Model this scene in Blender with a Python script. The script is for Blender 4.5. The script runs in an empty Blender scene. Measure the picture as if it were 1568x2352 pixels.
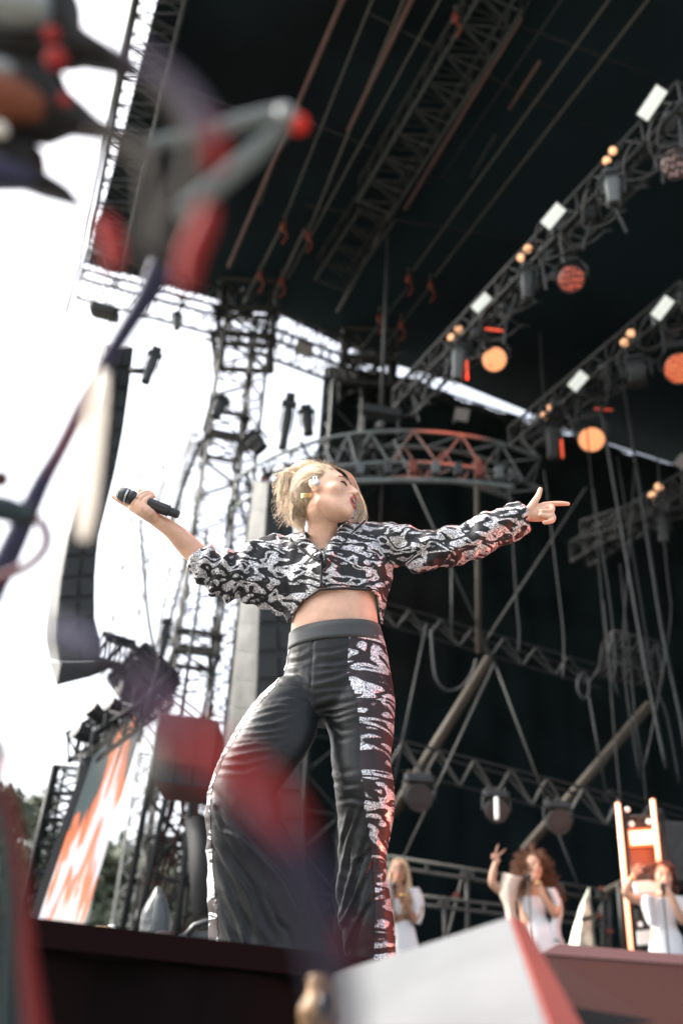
import bpy, math, random
import numpy as np
from mathutils import Vector, Matrix, noise
from mathutils.bvhtree import BVHTree
random.seed(7); np.random.seed(7)
R = math.radians
scene = bpy.context.scene
C = scene.collection

# ------------------------------------------------------------------ camera
W0, H0, FPX = 1568.0, 2352.0, 2200.0
PITCH, ROLL = R(29.6), R(3.42)
CAM = Vector((0, 0, 1.5))
_r0 = Vector((1, 0, 0)); _u0 = Vector((0, -math.sin(PITCH), math.cos(PITCH))); FW = Vector((0, math.cos(PITCH), math.sin(PITCH)))
RT = math.cos(ROLL)*_r0 + math.sin(ROLL)*_u0
UP = -math.sin(ROLL)*_r0 + math.cos(ROLL)*_u0
cd = bpy.data.cameras.new('camera'); cam = bpy.data.objects.new('camera', cd); C.objects.link(cam)
M = Matrix((RT, UP, -FW)).transposed().to_4x4(); M.translation = CAM
cam.matrix_world = M
cd.sensor_fit = 'HORIZONTAL'; cd.sensor_width = 24.0; cd.lens = FPX/W0*24.0
cd.clip_start = 0.05; cd.clip_end = 2000
cd.dof.use_dof = True; cd.dof.focus_distance = 3.25; cd.dof.aperture_fstop = 1.45; cd.dof.aperture_blades = 0
scene.camera = cam

# ------------------------------------------------------------------ world, sun, exposure
SUN_EL, SUN_AZ = R(42), R(-78)      # azimuth from +Y towards +X
wd = bpy.data.worlds.new("World"); scene.world = wd; wd.use_nodes = True
nt = wd.node_tree; nt.nodes.clear()
sky = nt.nodes.new('ShaderNodeTexSky'); sky.sky_type = 'NISHITA'; sky.sun_disc = False
sky.sun_elevation = SUN_EL; sky.sun_rotation = SUN_AZ; sky.dust_density = 7.0; sky.air_density = 1.0; sky.ozone_density = 1.0
bg = nt.nodes.new('ShaderNodeBackground'); bg.inputs[1].default_value = 0.14
ow = nt.nodes.new('ShaderNodeOutputWorld')
hs = nt.nodes.new('ShaderNodeHueSaturation'); hs.inputs['Saturation'].default_value = .45
nt.links.new(sky.outputs[0], hs.inputs['Color']); nt.links.new(hs.outputs[0], bg.inputs[0]); nt.links.new(bg.outputs[0], ow.inputs[0])
sd = bpy.data.lights.new('sun', 'SUN'); sun = bpy.data.objects.new('sun', sd); C.objects.link(sun)
sd.energy = 1.3; sd.angle = R(10); sd.color = (1.0, .93, .84)
sdir = Vector((math.sin(SUN_AZ)*math.cos(SUN_EL), math.cos(SUN_AZ)*math.cos(SUN_EL), math.sin(SUN_EL)))
sun.rotation_euler = sdir.to_track_quat('Z', 'Y').to_euler()
scene.view_settings.view_transform = 'Standard'; scene.view_settings.look = 'None'
scene.view_settings.gamma = 1; scene.view_settings.exposure = 2.1
scene.cycles.max_bounces = 6; scene.cycles.transparent_max_bounces = 12
scene.cycles.sample_clamp_indirect = 4.0

EXPM = 2**scene.view_settings.exposure
# ------------------------------------------------------------------ picture <-> space
def ray(px, py):
    return (FW*FPX + RT*(px-W0/2) - UP*(py-H0/2)).normalized()
def aY(px, py, Y):
    d = ray(px, py); return CAM + d*(Y/d.y)
def aZ(px, py, z):
    d = ray(px, py); return CAM + d*((z-CAM.z)/d.z)
def aD(px, py, t):
    d = ray(px, py); return CAM + d*(t/d.dot(FW))
def proj(p):
    v = Vector(p)-CAM; w = v.dot(FW)
    return (W0/2+FPX*v.dot(RT)/w, H0/2-FPX*v.dot(UP)/w, w)
def ppm(p):                       # picture pixels per metre there
    return FPX/(Vector(p)-CAM).dot(FW)
UPX = {}
# ------------------------------------------------------------------ materials
def mat(name, col, rough=.6, metal=0., emit=None, es=0., alpha=None, spec=.5, noise_amt=0., noise_scale=6., bump=0., bscale=40., coat=0., sss=0., trans=0., sheen=0.):
    m = bpy.data.materials.new(name); m.use_nodes = True; t = m.node_tree; b = t.nodes['Principled BSDF']
    b.inputs['Base Color'].default_value = (*col, 1); b.inputs['Roughness'].default_value = rough
    b.inputs['Metallic'].default_value = metal; b.inputs['Specular IOR Level'].default_value = spec
    b.inputs['Coat Weight'].default_value = coat
    b.inputs['Sheen Weight'].default_value = sheen
    if trans: b.inputs['Transmission Weight'].default_value = trans
    if sss:
        b.inputs['Subsurface Weight'].default_value = sss; b.inputs['Subsurface Radius'].default_value = (.02, .008, .004); b.inputs['Subsurface Scale'].default_value = .6
    if emit: b.inputs['Emission Color'].default_value = (*emit, 1); b.inputs['Emission Strength'].default_value = es/EXPM
    if alpha is not None: b.inputs['Alpha'].default_value = alpha
    tc = t.nodes.new('ShaderNodeTexCoord')
    if noise_amt:
        n = t.nodes.new('ShaderNodeTexNoise'); n.inputs['Scale'].default_value = noise_scale; n.inputs['Detail'].default_value = 6
        t.links.new(tc.outputs['Object'], n.inputs['Vector'])
        mr = t.nodes.new('ShaderNodeMapRange'); mr.inputs[1].default_value = .3; mr.inputs[2].default_value = .7
        mr.inputs[3].default_value = 1-noise_amt; mr.inputs[4].default_value = 1+noise_amt
        t.links.new(n.outputs['Fac'], mr.inputs[0])
        mx = t.nodes.new('ShaderNodeVectorMath'); mx.operation = 'SCALE'; mx.inputs[0].default_value = col
        t.links.new(mr.outputs[0], mx.inputs['Scale']); t.links.new(mx.outputs[0], b.inputs['Base Color'])
    if bump:
        n = t.nodes.new('ShaderNodeTexNoise'); n.inputs['Scale'].default_value = bscale; n.inputs['Detail'].default_value = 5
        t.links.new(tc.outputs['Object'], n.inputs['Vector'])
        bp = t.nodes.new('ShaderNodeBump'); bp.inputs['Strength'].default_value = bump; bp.inputs['Distance'].default_value = .01
        t.links.new(n.outputs['Fac'], bp.inputs['Height']); t.links.new(bp.outputs[0], b.inputs['Normal'])
    return m
MT = {}
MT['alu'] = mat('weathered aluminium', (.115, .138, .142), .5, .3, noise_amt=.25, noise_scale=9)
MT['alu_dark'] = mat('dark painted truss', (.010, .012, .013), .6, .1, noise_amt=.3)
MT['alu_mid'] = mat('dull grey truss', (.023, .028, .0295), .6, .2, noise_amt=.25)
MT['roofpipe'] = mat('grey roof pipe', (.07, .066, .06), .7, .0)
MT['pinkpipe'] = mat('reddish roof pole', (.11, .06, .055), .7, .0, noise_amt=.2)
MT['steel'] = mat('galvanised steel', (.060, .062, .058), .65, .1, noise_amt=.2)
MT['tan'] = mat('tan wooden beam', (.045, .036, .025), .75, noise_amt=.2, noise_scale=3, bump=.3)
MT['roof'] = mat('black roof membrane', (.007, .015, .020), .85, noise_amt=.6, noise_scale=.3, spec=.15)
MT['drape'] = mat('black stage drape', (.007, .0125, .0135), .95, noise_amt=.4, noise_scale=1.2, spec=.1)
MT['black'] = mat('black plastic', (.02, .022, .024), .45, bump=.1)
MT['blackmatte'] = mat('matte black', (.015, .016, .018), .8)
MT['housing'] = mat('grey fixture housing', (.028, .033, .035), .5)
MT['housing_l'] = mat('light grey fixture housing', (.085, .10, .105), .45)
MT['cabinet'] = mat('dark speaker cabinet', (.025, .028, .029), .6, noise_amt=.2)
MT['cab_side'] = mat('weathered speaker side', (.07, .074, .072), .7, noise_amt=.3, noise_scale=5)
MT['cab_grille'] = mat('speaker grille', (.035, .04, .042), .7, noise_amt=.3, noise_scale=60)
MT['red'] = mat('orange red paint', (.15, .03, .018), .6)
MT['amber'] = mat('amber lamp', (.8, .4, .2), .4, emit=(1, .51, .26), es=1.15)
MT['wash_hot'] = mat('bright orange lens', (.1, .05, .03), .4, emit=(1, .38, .16), es=1.35)
MT['strobe'] = mat('white strobe face', (.82, .86, .84), .4, emit=(.9, 1, .96), es=.4)
MT['strobe_dim'] = mat('dull strobe face', (.25, .24, .25), .5)
MT['tube'] = mat('glowing orange tube', (1, .8, .6), .4, emit=(1, .30, .13), es=2.8)
MT['panelhot'] = mat('glowing blinder panel', (1, .9, .8), .4, emit=(1, .40, .22), es=3.2)
MT['panelpale'] = mat('pale lit panel', (.75, .78, .76), .5, emit=(.85, .9, .85), es=.3)
MT['skin'] = mat('fair skin', (.72, .45, .33), .48, sss=.25, spec=.4, noise_amt=.11, noise_scale=24, bump=.12, bscale=190)
MT['skin_dark'] = mat('brown skin', (.36, .19, .12), .5, spec=.35)
MT['skin_mid'] = mat('tan skin', (.55, .32, .22), .5, spec=.35)
MT['lip'] = mat('lips', (.52, .14, .11), .35)
MT['mouth'] = mat('mouth interior', (.12, .02, .02), .6)
MT['teeth'] = mat('teeth', (.85, .82, .76), .3)
MT['lash'] = mat('dark lashes', (.03, .02, .018), .6)
MT['shadow_lid'] = mat('bronze eyelid', (.50, .24, .13), .5)
MT['brow'] = mat('eyebrow', (.24, .13, .07), .7)
MT['blonde'] = mat('blonde hair', (.64, .50, .34), .42, noise_amt=.35, noise_scale=18, sheen=.3)
MT['blonde_root'] = mat('darker blonde hair', (.30, .20, .12), .55, noise_amt=.3, noise_scale=30)
MT['braids'] = mat('blonde braids', (.58, .42, .26), .6, noise_amt=.3, noise_scale=30)
MT['curls'] = mat('brown curls', (.14, .055, .025), .55, noise_amt=.4, noise_scale=25)
MT['auburn'] = mat('auburn curls', (.10, .028, .014), .55, noise_amt=.4, noise_scale=30)
MT['gold'] = mat('gold', (.85, .62, .25), .25, .9)
MT['clear'] = mat('clear plastic', (.6, .68, .75), .2, .3)
MT['steel_glare'] = mat('steel paled by glare', (.30, .31, .30), .7)  # sky glare over the far masts is put into this paler colour
MT['white_cloth'] = mat('white cloth', (.74, .74, .76), .8, noise_amt=.05, noise_scale=12, bump=.35, bscale=22)
MT['cream_mesh'] = mat('cream crochet', (.62, .52, .44), .9, noise_amt=.35, noise_scale=60, bump=.5, bscale=80)
MT['gauze'] = mat('grey gauze', (.5, .5, .48), .9, noise_amt=.25, noise_scale=5, alpha=.55)
MT['plasticwrap'] = mat('clear wrap', (.16, .18, .19), .12, alpha=.38, bump=.9, bscale=30)
MT['mic_black'] = mat('black microphone body', (.03, .032, .036), .28, .2)
MT['mic_grille'] = mat('dark grille', (.07, .075, .08), .5, .6, bump=.8, bscale=600)
MT['mic_ring'] = mat('silver ring', (.55, .57, .58), .25, .9)
MT['zip'] = mat('black piping', (.012, .013, .016), .45)

def satin():
    m = bpy.data.materials.new('black satin'); m.use_nodes = True; t = m.node_tree; b = t.nodes['Principled BSDF']
    b.inputs['Base Color'].default_value = (.006, .0078, .009, 1); b.inputs['Roughness'].default_value = .46
    b.inputs['Specular IOR Level'].default_value = .36; b.inputs['Sheen Weight'].default_value = .09; b.inputs['Sheen Roughness'].default_value = .35
    b.inputs['Sheen Tint'].default_value = (.55, .65, .7, 1)
    tc = t.nodes.new('ShaderNodeTexCoord'); mp = t.nodes.new('ShaderNodeMapping'); mp.inputs['Scale'].default_value = (4, 4, 13); mp.inputs['Rotation'].default_value = (0, R(30), 0)
    n = t.nodes.new('ShaderNodeTexNoise'); n.inputs['Scale'].default_value = 1.0; n.inputs['Detail'].default_value = 3; n.inputs['Distortion'].default_value = .8
    n2 = t.nodes.new('ShaderNodeTexNoise'); n2.inputs['Scale'].default_value = 900
    ad = t.nodes.new('ShaderNodeMath'); ad.operation = 'MULTIPLY_ADD'; ad.inputs[1].default_value = .02
    bp = t.nodes.new('ShaderNodeBump'); bp.inputs['Strength'].default_value = .12; bp.inputs['Distance'].default_value = .02
    t.links.new(tc.outputs['Object'], mp.inputs[0]); t.links.new(mp.outputs[0], n.inputs['Vector']); t.links.new(tc.outputs['Object'], n2.inputs['Vector'])
    t.links.new(n2.outputs['Fac'], ad.inputs[0]); t.links.new(n.outputs['Fac'], ad.inputs[2])
    t.links.new(ad.outputs[0], bp.inputs['Height']); t.links.new(bp.outputs[0], b.inputs['Normal'])
    return m
MT['satin'] = satin()

def zebra(name, sc, rot, width, base=(.008, .009, .012), dist=.5):
    # sequinned tiger stripes: contour bands of a stretched noise, filled with tiny glittering cells
    m = bpy.data.materials.new(name); m.use_nodes = True; t = m.node_tree; b = t.nodes['Principled BSDF']; L = t.links.new
    tc = t.nodes.new('ShaderNodeTexCoord'); mp = t.nodes.new('ShaderNodeMapping'); mp.inputs['Scale'].default_value = sc; mp.inputs['Rotation'].default_value = rot
    L(tc.outputs['Object'], mp.inputs[0])
    n = t.nodes.new('ShaderNodeTexNoise'); n.inputs['Scale'].default_value = 1; n.inputs['Detail'].default_value = 1.2; n.inputs['Roughness'].default_value = .5; n.inputs['Distortion'].default_value = dist
    L(mp.outputs[0], n.inputs['Vector'])
    mul = t.nodes.new('ShaderNodeMath'); mul.operation = 'MULTIPLY'; mul.inputs[1].default_value = 3.6; L(n.outputs['Fac'], mul.inputs[0])
    pp = t.nodes.new('ShaderNodeMath'); pp.operation = 'PINGPONG'; pp.inputs[1].default_value = .5; L(mul.outputs[0], pp.inputs[0])
    fine = t.nodes.new('ShaderNodeTexNoise'); fine.inputs['Scale'].default_value = 120; L(tc.outputs['Object'], fine.inputs['Vector'])
    fm = t.nodes.new('ShaderNodeMath'); fm.operation = 'MULTIPLY_ADD'; fm.inputs[1].default_value = .16; L(fine.outputs['Fac'], fm.inputs[0]); L(pp.outputs[0], fm.inputs[2])
    mr = t.nodes.new('ShaderNodeMapRange'); mr.inputs[1].default_value = width; mr.inputs[2].default_value = width+.07; L(fm.outputs[0], mr.inputs[0])
    v = t.nodes.new('ShaderNodeTexVoronoi'); v.inputs['Scale'].default_value = 330; L(tc.outputs['Object'], v.inputs['Vector'])
    sep = t.nodes.new('ShaderNodeSeparateColor'); L(v.outputs['Color'], sep.inputs[0])
    cr = t.nodes.new('ShaderNodeValToRGB'); cr.color_ramp.elements[0].color = (.05, .05, .055, 1); cr.color_ramp.elements[0].position = .05
    cr.color_ramp.elements[1].color = (.98, .97, 1, 1); cr.color_ramp.elements[1].position = .9
    e = cr.color_ramp.elements.new(.5); e.color = (.62, .62, .65, 1)
    L(sep.outputs[0], cr.inputs[0])
    mix = t.nodes.new('ShaderNodeMix'); mix.data_type = 'RGBA'; mix.inputs[6].default_value = (*base, 1); L(mr.outputs[0], mix.inputs[0]); L(cr.outputs[0], mix.inputs[7])
    L(mix.outputs[2], b.inputs['Base Color'])
    rr = t.nodes.new('ShaderNodeMapRange'); rr.inputs[3].default_value = .6; rr.inputs[4].default_value = .34; L(mr.outputs[0], rr.inputs[0]); L(rr.outputs[0], b.inputs['Roughness'])
    mm = t.nodes.new('ShaderNodeMath'); mm.operation = 'MULTIPLY'; mm.inputs[1].default_value = .35; L(mr.outputs[0], mm.inputs[0]); L(mm.outputs[0], b.inputs['Metallic'])
    # per-sequin tilt and raised stripes
    hs = t.nodes.new('ShaderNodeMath'); hs.operation = 'MULTIPLY_ADD'; hs.inputs[1].default_value = .35; L(sep.outputs[1], hs.inputs[0])
    hm = t.nodes.new('ShaderNodeMath'); hm.operation = 'MULTIPLY'; L(hs.outputs[0], hm.inputs[0]); L(mr.outputs[0], hm.inputs[1]); hs.inputs[2].default_value = .8
    bp = t.nodes.new('ShaderNodeBump'); bp.inputs['Strength'].default_value = .9; bp.inputs['Distance'].default_value = .006
    L(hm.outputs[0], bp.inputs['Height']); L(bp.outputs[0], b.inputs['Normal'])
    return m
MT['zebra_jacket'] = zebra('sequin tiger jacket', (12.5, 10, 27), (0, R(26), 0), .30, dist=.75)
MT['zebra_panel'] = zebra('sequin tiger panel', (5, 4, 18), (0, R(-14), 0), .27, base=(.014, .006, .008), dist=1.1)

def wash_dots(name, hot, back, es):
    m = bpy.data.materials.new(name); m.use_nodes = True; t = m.node_tree; b = t.nodes['Principled BSDF']; L = t.links.new
    tc = t.nodes.new('ShaderNodeTexCoord'); v = t.nodes.new('ShaderNodeTexVoronoi'); v.inputs['Scale'].default_value = 19; v.inputs['Randomness'].default_value = .25
    L(tc.outputs['Object'], v.inputs['Vector'])
    mr = t.nodes.new('ShaderNodeMapRange'); mr.inputs[1].default_value = .36; mr.inputs[2].default_value = .46; mr.inputs[3].default_value = 1; mr.inputs[4].default_value = 0; L(v.outputs['Distance'], mr.inputs[0])
    mix = t.nodes.new('ShaderNodeMix'); mix.data_type = 'RGBA'; mix.inputs[6].default_value = (*back, 1); mix.inputs[7].default_value = (*hot, 1); L(mr.outputs[0], mix.inputs[0])
    L(mix.outputs[2], b.inputs['Emission Color']); b.inputs['Emission Strength'].default_value = es/EXPM; b.inputs['Base Color'].default_value = (.03, .02, .02, 1)
    return m
MT['wash_red'] = wash_dots('red dotted lens', (1, .18, .09), (.2, .03, .02), .6)
MT['wash_orange'] = wash_dots('orange dotted lens', (1, .30, .10), (.6, .08, .03), .95)
MT['wash_pink'] = wash_dots('pale dotted lens', (.5, .34, .32), (.03, .012, .012), .5)
MT['wash_off'] = wash_dots('unlit dotted lens', (.10, .13, .14), (.008, .01, .01), .12)

def screen_mat():
    m = bpy.data.materials.new('led picture'); m.use_nodes = True; t = m.node_tree; b = t.nodes['Principled BSDF']; L = t.links.new
    uv = t.nodes.new('ShaderNodeUVMap')
    mp = t.nodes.new('ShaderNodeMapping'); mp.inputs['Scale'].default_value = (3.2, .9, 1); L(uv.outputs[0], mp.inputs[0])
    n = t.nodes.new('ShaderNodeTexNoise'); n.inputs['Scale'].default_value = 1.6; n.inputs['Detail'].default_value = 5; n.inputs['Distortion'].default_value = .6; L(mp.outputs[0], n.inputs['Vector'])
    sp = t.nodes.new('ShaderNodeSeparateXYZ'); L(uv.outputs[0], sp.inputs[0])
    # flame rises out of the lower half: tall in the middle, absent at the top
    a = t.nodes.new('ShaderNodeMath'); a.operation = 'MULTIPLY_ADD'; a.inputs[1].default_value = -.62; a.inputs[2].default_value = .66; L(sp.outputs[1], a.inputs[0])
    c = t.nodes.new('ShaderNodeMath'); c.operation = 'SUBTRACT'; c.inputs[1].default_value = .55; L(sp.outputs[0], c.inputs[0])
    c2 = t.nodes.new('ShaderNodeMath'); c2.operation = 'ABSOLUTE'; L(c.outputs[0], c2.inputs[0])
    c3 = t.nodes.new('ShaderNodeMath'); c3.operation = 'MULTIPLY_ADD'; c3.inputs[1].default_value = -.55; L(c2.outputs[0], c3.inputs[0]); L(a.outputs[0], c3.inputs[2])
    s = t.nodes.new('ShaderNodeMath'); s.operation = 'ADD'; L(c3.outputs[0], s.inputs[0]); L(n.outputs['Fac'], s.inputs[1])
    cr = t.nodes.new('ShaderNodeValToRGB'); cr.color_ramp.interpolation = 'LINEAR'
    el = cr.color_ramp.elements; el[0].position = .50; el[0].color = (.10, .13, .13, 1); el[1].position = .52; el[1].color = (1, .24, .09, 1)
    for p, col in ((.64, (1, .36, .2, 1)), (.66, (1, .85, .82, 1)), (.80, (.9, .9, 1, 1)), (.82, (1, .30, .14, 1)), (.93, (1, .4, .25, 1)), (.95, (1, .9, .85, 1))):
        e = el.new(p); e.color = col
    L(s.outputs[0], cr.inputs[0]); L(cr.outputs[0], b.inputs['Emission Color']); b.inputs['Emission Strength'].default_value = 1.15/EXPM
    b.inputs['Base Color'].default_value = (.08, .1, .1, 1)
    return m
MT['screen'] = screen_mat()
def leafmat(name, c1, c2):
    m = bpy.data.materials.new(name); m.use_nodes = True; t = m.node_tree; b = t.nodes['Principled BSDF']
    oi = t.nodes.new('ShaderNodeTexCoord'); n = t.nodes.new('ShaderNodeTexNoise'); n.inputs['Scale'].default_value = .9; n.inputs['Detail'].default_value = 6
    cr = t.nodes.new('ShaderNodeValToRGB'); cr.color_ramp.elements[0].position = .35; cr.color_ramp.elements[0].color = (*c1, 1); cr.color_ramp.elements[1].position = .65; cr.color_ramp.elements[1].color = (*c2, 1)
    t.links.new(oi.outputs['Object'], n.inputs[0]); t.links.new(n.outputs[0], cr.inputs[0]); t.links.new(cr.outputs[0], b.inputs['Base Color']); b.inputs['Roughness'].default_value = .7
    return m
MT['leaf'] = leafmat('foliage', (.045, .06, .035), (.10, .12, .07))
MT['bark'] = mat('bark', (.09, .07, .05), .9, noise_amt=.4)
MT['ground'] = mat('trampled ground', (.16, .15, .12), .95, noise_amt=.3, noise_scale=1.5)
MT['deck'] = mat('black stage deck', (.03, .03, .032), .7, noise_amt=.3)
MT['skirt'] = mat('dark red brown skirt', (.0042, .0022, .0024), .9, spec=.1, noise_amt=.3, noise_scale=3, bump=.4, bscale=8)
MT['skirt_edge'] = mat('stage edge trim', (.008, .0032, .0034), .9, spec=.1)
MT['brown'] = mat('mauve brown vinyl', (.028, .0092, .0075), .8, spec=.2, noise_amt=.12, noise_scale=2)
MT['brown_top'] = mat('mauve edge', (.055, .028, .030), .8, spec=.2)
MT['wedge_white'] = mat('white painted wedge', (.105, .112, .118), .85, noise_amt=.16, noise_scale=5)
MT['salmon'] = mat('salmon side painted as red-lit', (.42, .11, .085), .6, noise_amt=.1)  # salmon colour stands for red light falling on the wedge side
MT['brass'] = mat('brass', (.22, .13, .06), .5, .1, noise_amt=.6, noise_scale=60)

# ------------------------------------------------------------------ mesh building
def loc_of(o):
    p = Vector((0, 0, 0))
    while o is not None: p = p + o.location; o = o.parent
    return p
class MB:
    def __init__(s): s.v = []; s.f = []; s.uv = None
    def add(s, vs, fs):
        b = len(s.v); s.v.extend([tuple(v) for v in vs]); s.f.extend([tuple(i+b for i in f) for f in fs]); return s
    def tube(s, pts, rad, n=6, caps=True, flat=None):
        pts = [Vector(p) for p in pts]; k = len(pts)
        rads = rad if isinstance(rad, (list, tuple)) else [rad]*k
        vs = []; ref = None
        for i, p in enumerate(pts):
            d = (pts[min(i+1, k-1)]-pts[max(i-1, 0)])
            if d.length < 1e-9: d = Vector((0, 0, 1))
            d.normalize()
            if ref is None or abs(ref.dot(d)) > .98: ref = Vector((0, 0, 1)) if abs(d.z) < .9 else Vector((1, 0, 0))
            a = d.cross(ref).normalized(); b = a.cross(d).normalized(); ref = b
            for j in range(n):
                t = 2*math.pi*j/n
                vs.append(p + (a*math.cos(t) + b*math.sin(t)*(flat or 1))*rads[i])
        fs = [(i*n+j, i*n+(j+1) % n, (i+1)*n+(j+1) % n, (i+1)*n+j) for i in range(k-1) for j in range(n)]
        if caps: fs += [tuple(range(n-1, -1, -1)), tuple((k-1)*n+j for j in range(n))]
        return s.add(vs, fs)
    def box(s, c, hx, hy, hz):
        c = Vector(c); vs = [c+hx*a+hy*b+hz*d for a in (-1, 1) for b in (-1, 1) for d in (-1, 1)]
        return s.add(vs, [(0, 1, 3, 2), (4, 6, 7, 5), (0, 4, 5, 1), (2, 3, 7, 6), (0, 2, 6, 4), (1, 5, 7, 3)])
    def cbox(s, c, hx, hy, hz, t=.12):     # box with chamfered outline
        c = Vector(c); vs = []
        for z in (-1, -1+t, 1-t, 1):
            e = 1-t if abs(z) == 1 else 1
            for (a, b) in ((-1+t, -1), (1-t, -1), (1, -1+t), (1, 1-t), (1-t, 1), (-1+t, 1), (-1, 1-t), (-1, -1+t)):
                vs.append(c+hx*a*e+hy*b*e+hz*z)
        fs = [tuple(range(7, -1, -1)), tuple(range(24, 32))]
        for k in range(3):
            for j in range(8): fs.append((k*8+j, k*8+(j+1) % 8, k*8+8+(j+1) % 8, k*8+8+j))
        return s.add(vs, fs)
    def ball(s, c, rx, ry=None, rz=None, n=16, rot=None):
        ry = ry or rx; rz = rz or rx; c = Vector(c); m = n//2; vs = []
        for i in range(1, m):
            ph = math.pi*i/m
            for j in range(n):
                t = 2*math.pi*j/n; v = Vector((rx*math.sin(ph)*math.cos(t), ry*math.sin(ph)*math.sin(t), rz*math.cos(ph)))
                if rot: v = rot @ v
                vs.append(c+v)
        a = Vector((0, 0, rz)); 
        if rot: a = rot @ a
        vs += [c+a, c-a]; T, B = len(vs)-2, len(vs)-1
        fs = [(i*n+j, (i+1)*n+j, (i+1)*n+(j+1) % n, i*n+(j+1) % n) for i in range(m-2) for j in range(n)]
        fs += [(T, j, (j+1) % n) for j in range(n)] + [(B, (m-2)*n+(j+1) % n, (m-2)*n+j) for j in range(n)]
        return s.add(vs, fs)
    def loft(s, rings, caps=True):
        n = len(rings[0]); vs = [v for r in rings for v in r]
        fs = [(i*n+j, i*n+(j+1) % n, (i+1)*n+(j+1) % n, (i+1)*n+j) for i in range(len(rings)-1) for j in range(n)]
        if caps: fs += [tuple(range(n-1, -1, -1)), tuple((len(rings)-1)*n+j for j in range(n))]
        return s.add(vs, fs)
    def prism(s, poly, d):
        poly = [Vector(p) for p in poly]; n = len(poly); d = Vector(d)
        return s.add(poly+[p+d for p in poly], [tuple(range(n)), tuple(range(2*n-1, n-1, -1))]+[(i, i+n, (i+1) % n+n, (i+1) % n) for i in range(n)])
    def mesh(s, name, off=Vector((0, 0, 0))):
        me = bpy.data.meshes.new(name); me.from_pydata([(v[0]-off.x, v[1]-off.y, v[2]-off.z) for v in s.v], [], s.f); me.update()
        return me
    def build(s, name, m, parent=None, smooth=False, loc=None, **tags):
        off = loc_of(parent) if parent else (Vector(loc) if loc is not None else Vector((0, 0, 0)))
        me = s.mesh(name, off); o = bpy.data.objects.new(name, me); C.objects.link(o)
        if parent: o.parent = parent
        elif loc is not None: o.location = loc
        if m: me.materials.append(MT[m] if isinstance(m, str) else m)
        if smooth: me.polygons.foreach_set('use_smooth', [True]*len(me.polygons))
        for k, v in tags.items():
            if v: o[k] = v
        return o
def thing(name, label, cat, loc, group=None):
    o = bpy.data.objects.new(name, None); C.objects.link(o); o.location = loc; o.empty_display_size = .1
    o['label'] = label; o['category'] = cat
    if group: o['group'] = group
    return o
def ell_ring(c, A, B, n=28):
    return [c + A*math.cos(2*math.pi*j/n) + B*math.sin(2*math.pi*j/n) for j in range(n)]
def pxring(l, r, Y, ratio=.7, n=28, Y2=None):
    Lp = aY(l[0], l[1], Y); Rp = aY(r[0], r[1], Y2 or Y); c = (Lp+Rp)/2; A = (Rp-Lp)/2
    return ell_ring(c, A, Vector((0, 1, 0))*A.length*ratio, n)
def resample(rings, k):
    # smooth (Catmull-Rom) extra rings between given ones
    out = []; N = len(rings)
    for i in range(N-1):
        p0, p1, p2, p3 = rings[max(i-1, 0)], rings[i], rings[i+1], rings[min(i+2, N-1)]
        for s in range(k):
            t = s/k; t2 = t*t; t3 = t2*t
            out.append([(b*2 + (c-a)*t + (a*2-b*5+c*4-d)*t2 + (b*3-a-c*3+d)*t3)*.5 for a, b, c, d in zip(p0, p1, p2, p3)])
    out.append(rings[-1]); return out
def spline(pts, k=6):
    return [r[0] for r in resample([[Vector(p)] for p in pts], k)]
def fuse(mb, voxel, smooth=2, fac=.5):
    me = mb.mesh('tmp'); o = bpy.data.objects.new('tmp', me); C.objects.link(o)
    r = o.modifiers.new('r', 'REMESH'); r.mode = 'VOXEL'; r.voxel_size = voxel; r.adaptivity = 0
    if smooth:
        sm = o.modifiers.new('s', 'SMOOTH'); sm.iterations = smooth; sm.factor = fac
    dg = bpy.context.evaluated_depsgraph_get(); dg.update()
    nm = bpy.data.meshes.new_from_object(o.evaluated_get(dg), depsgraph=dg)
    bpy.data.objects.remove(o); bpy.data.meshes.remove(me)
    n = len(nm.vertices); co = np.empty(n*3); nm.vertices.foreach_get('co', co); co = co.reshape(-1, 3)
    no = np.empty(n*3); nm.vertices.foreach_get('normal', no); no = no.reshape(-1, 3)
    fs = [tuple(p.vertices) for p in nm.polygons]; bpy.data.meshes.remove(nm)
    return co, no, fs
def from_arr(co, fs):
    mb = MB(); mb.v = [tuple(c) for c in co]; mb.f = list(fs); return mb
def projA(co):
    v = co-np.array(CAM); w = v@np.array(FW)
    return W0/2+FPX*(v@np.array(RT))/w, H0/2-FPX*(v@np.array(UP))/w
def inpoly(x, y, poly):
    inside = np.zeros(len(x), bool); n = len(poly); j = n-1
    for i in range(n):
        xi, yi = poly[i]; xj, yj = poly[j]
        c = ((yi > y) != (yj > y)) & (x < (xj-xi)*(y-yi)/((yj-yi) or 1e-9)+xi); inside ^= c; j = i
    return inside
#@@STRUCT
# ================================================================== THE SETTING
def sheet(name, pts, m, **t):
    mb = MB(); mb.add(pts, [tuple(range(len(pts)))]); o = mb.build(name, m, **t); o['kind'] = 'structure'; return o
sheet('ground', [(-900, -300, 0), (900, -300, 0), (900, 1200, 0), (-900, 1200, 0)], 'ground')
ZR = 14.5                                     # roof height
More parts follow.
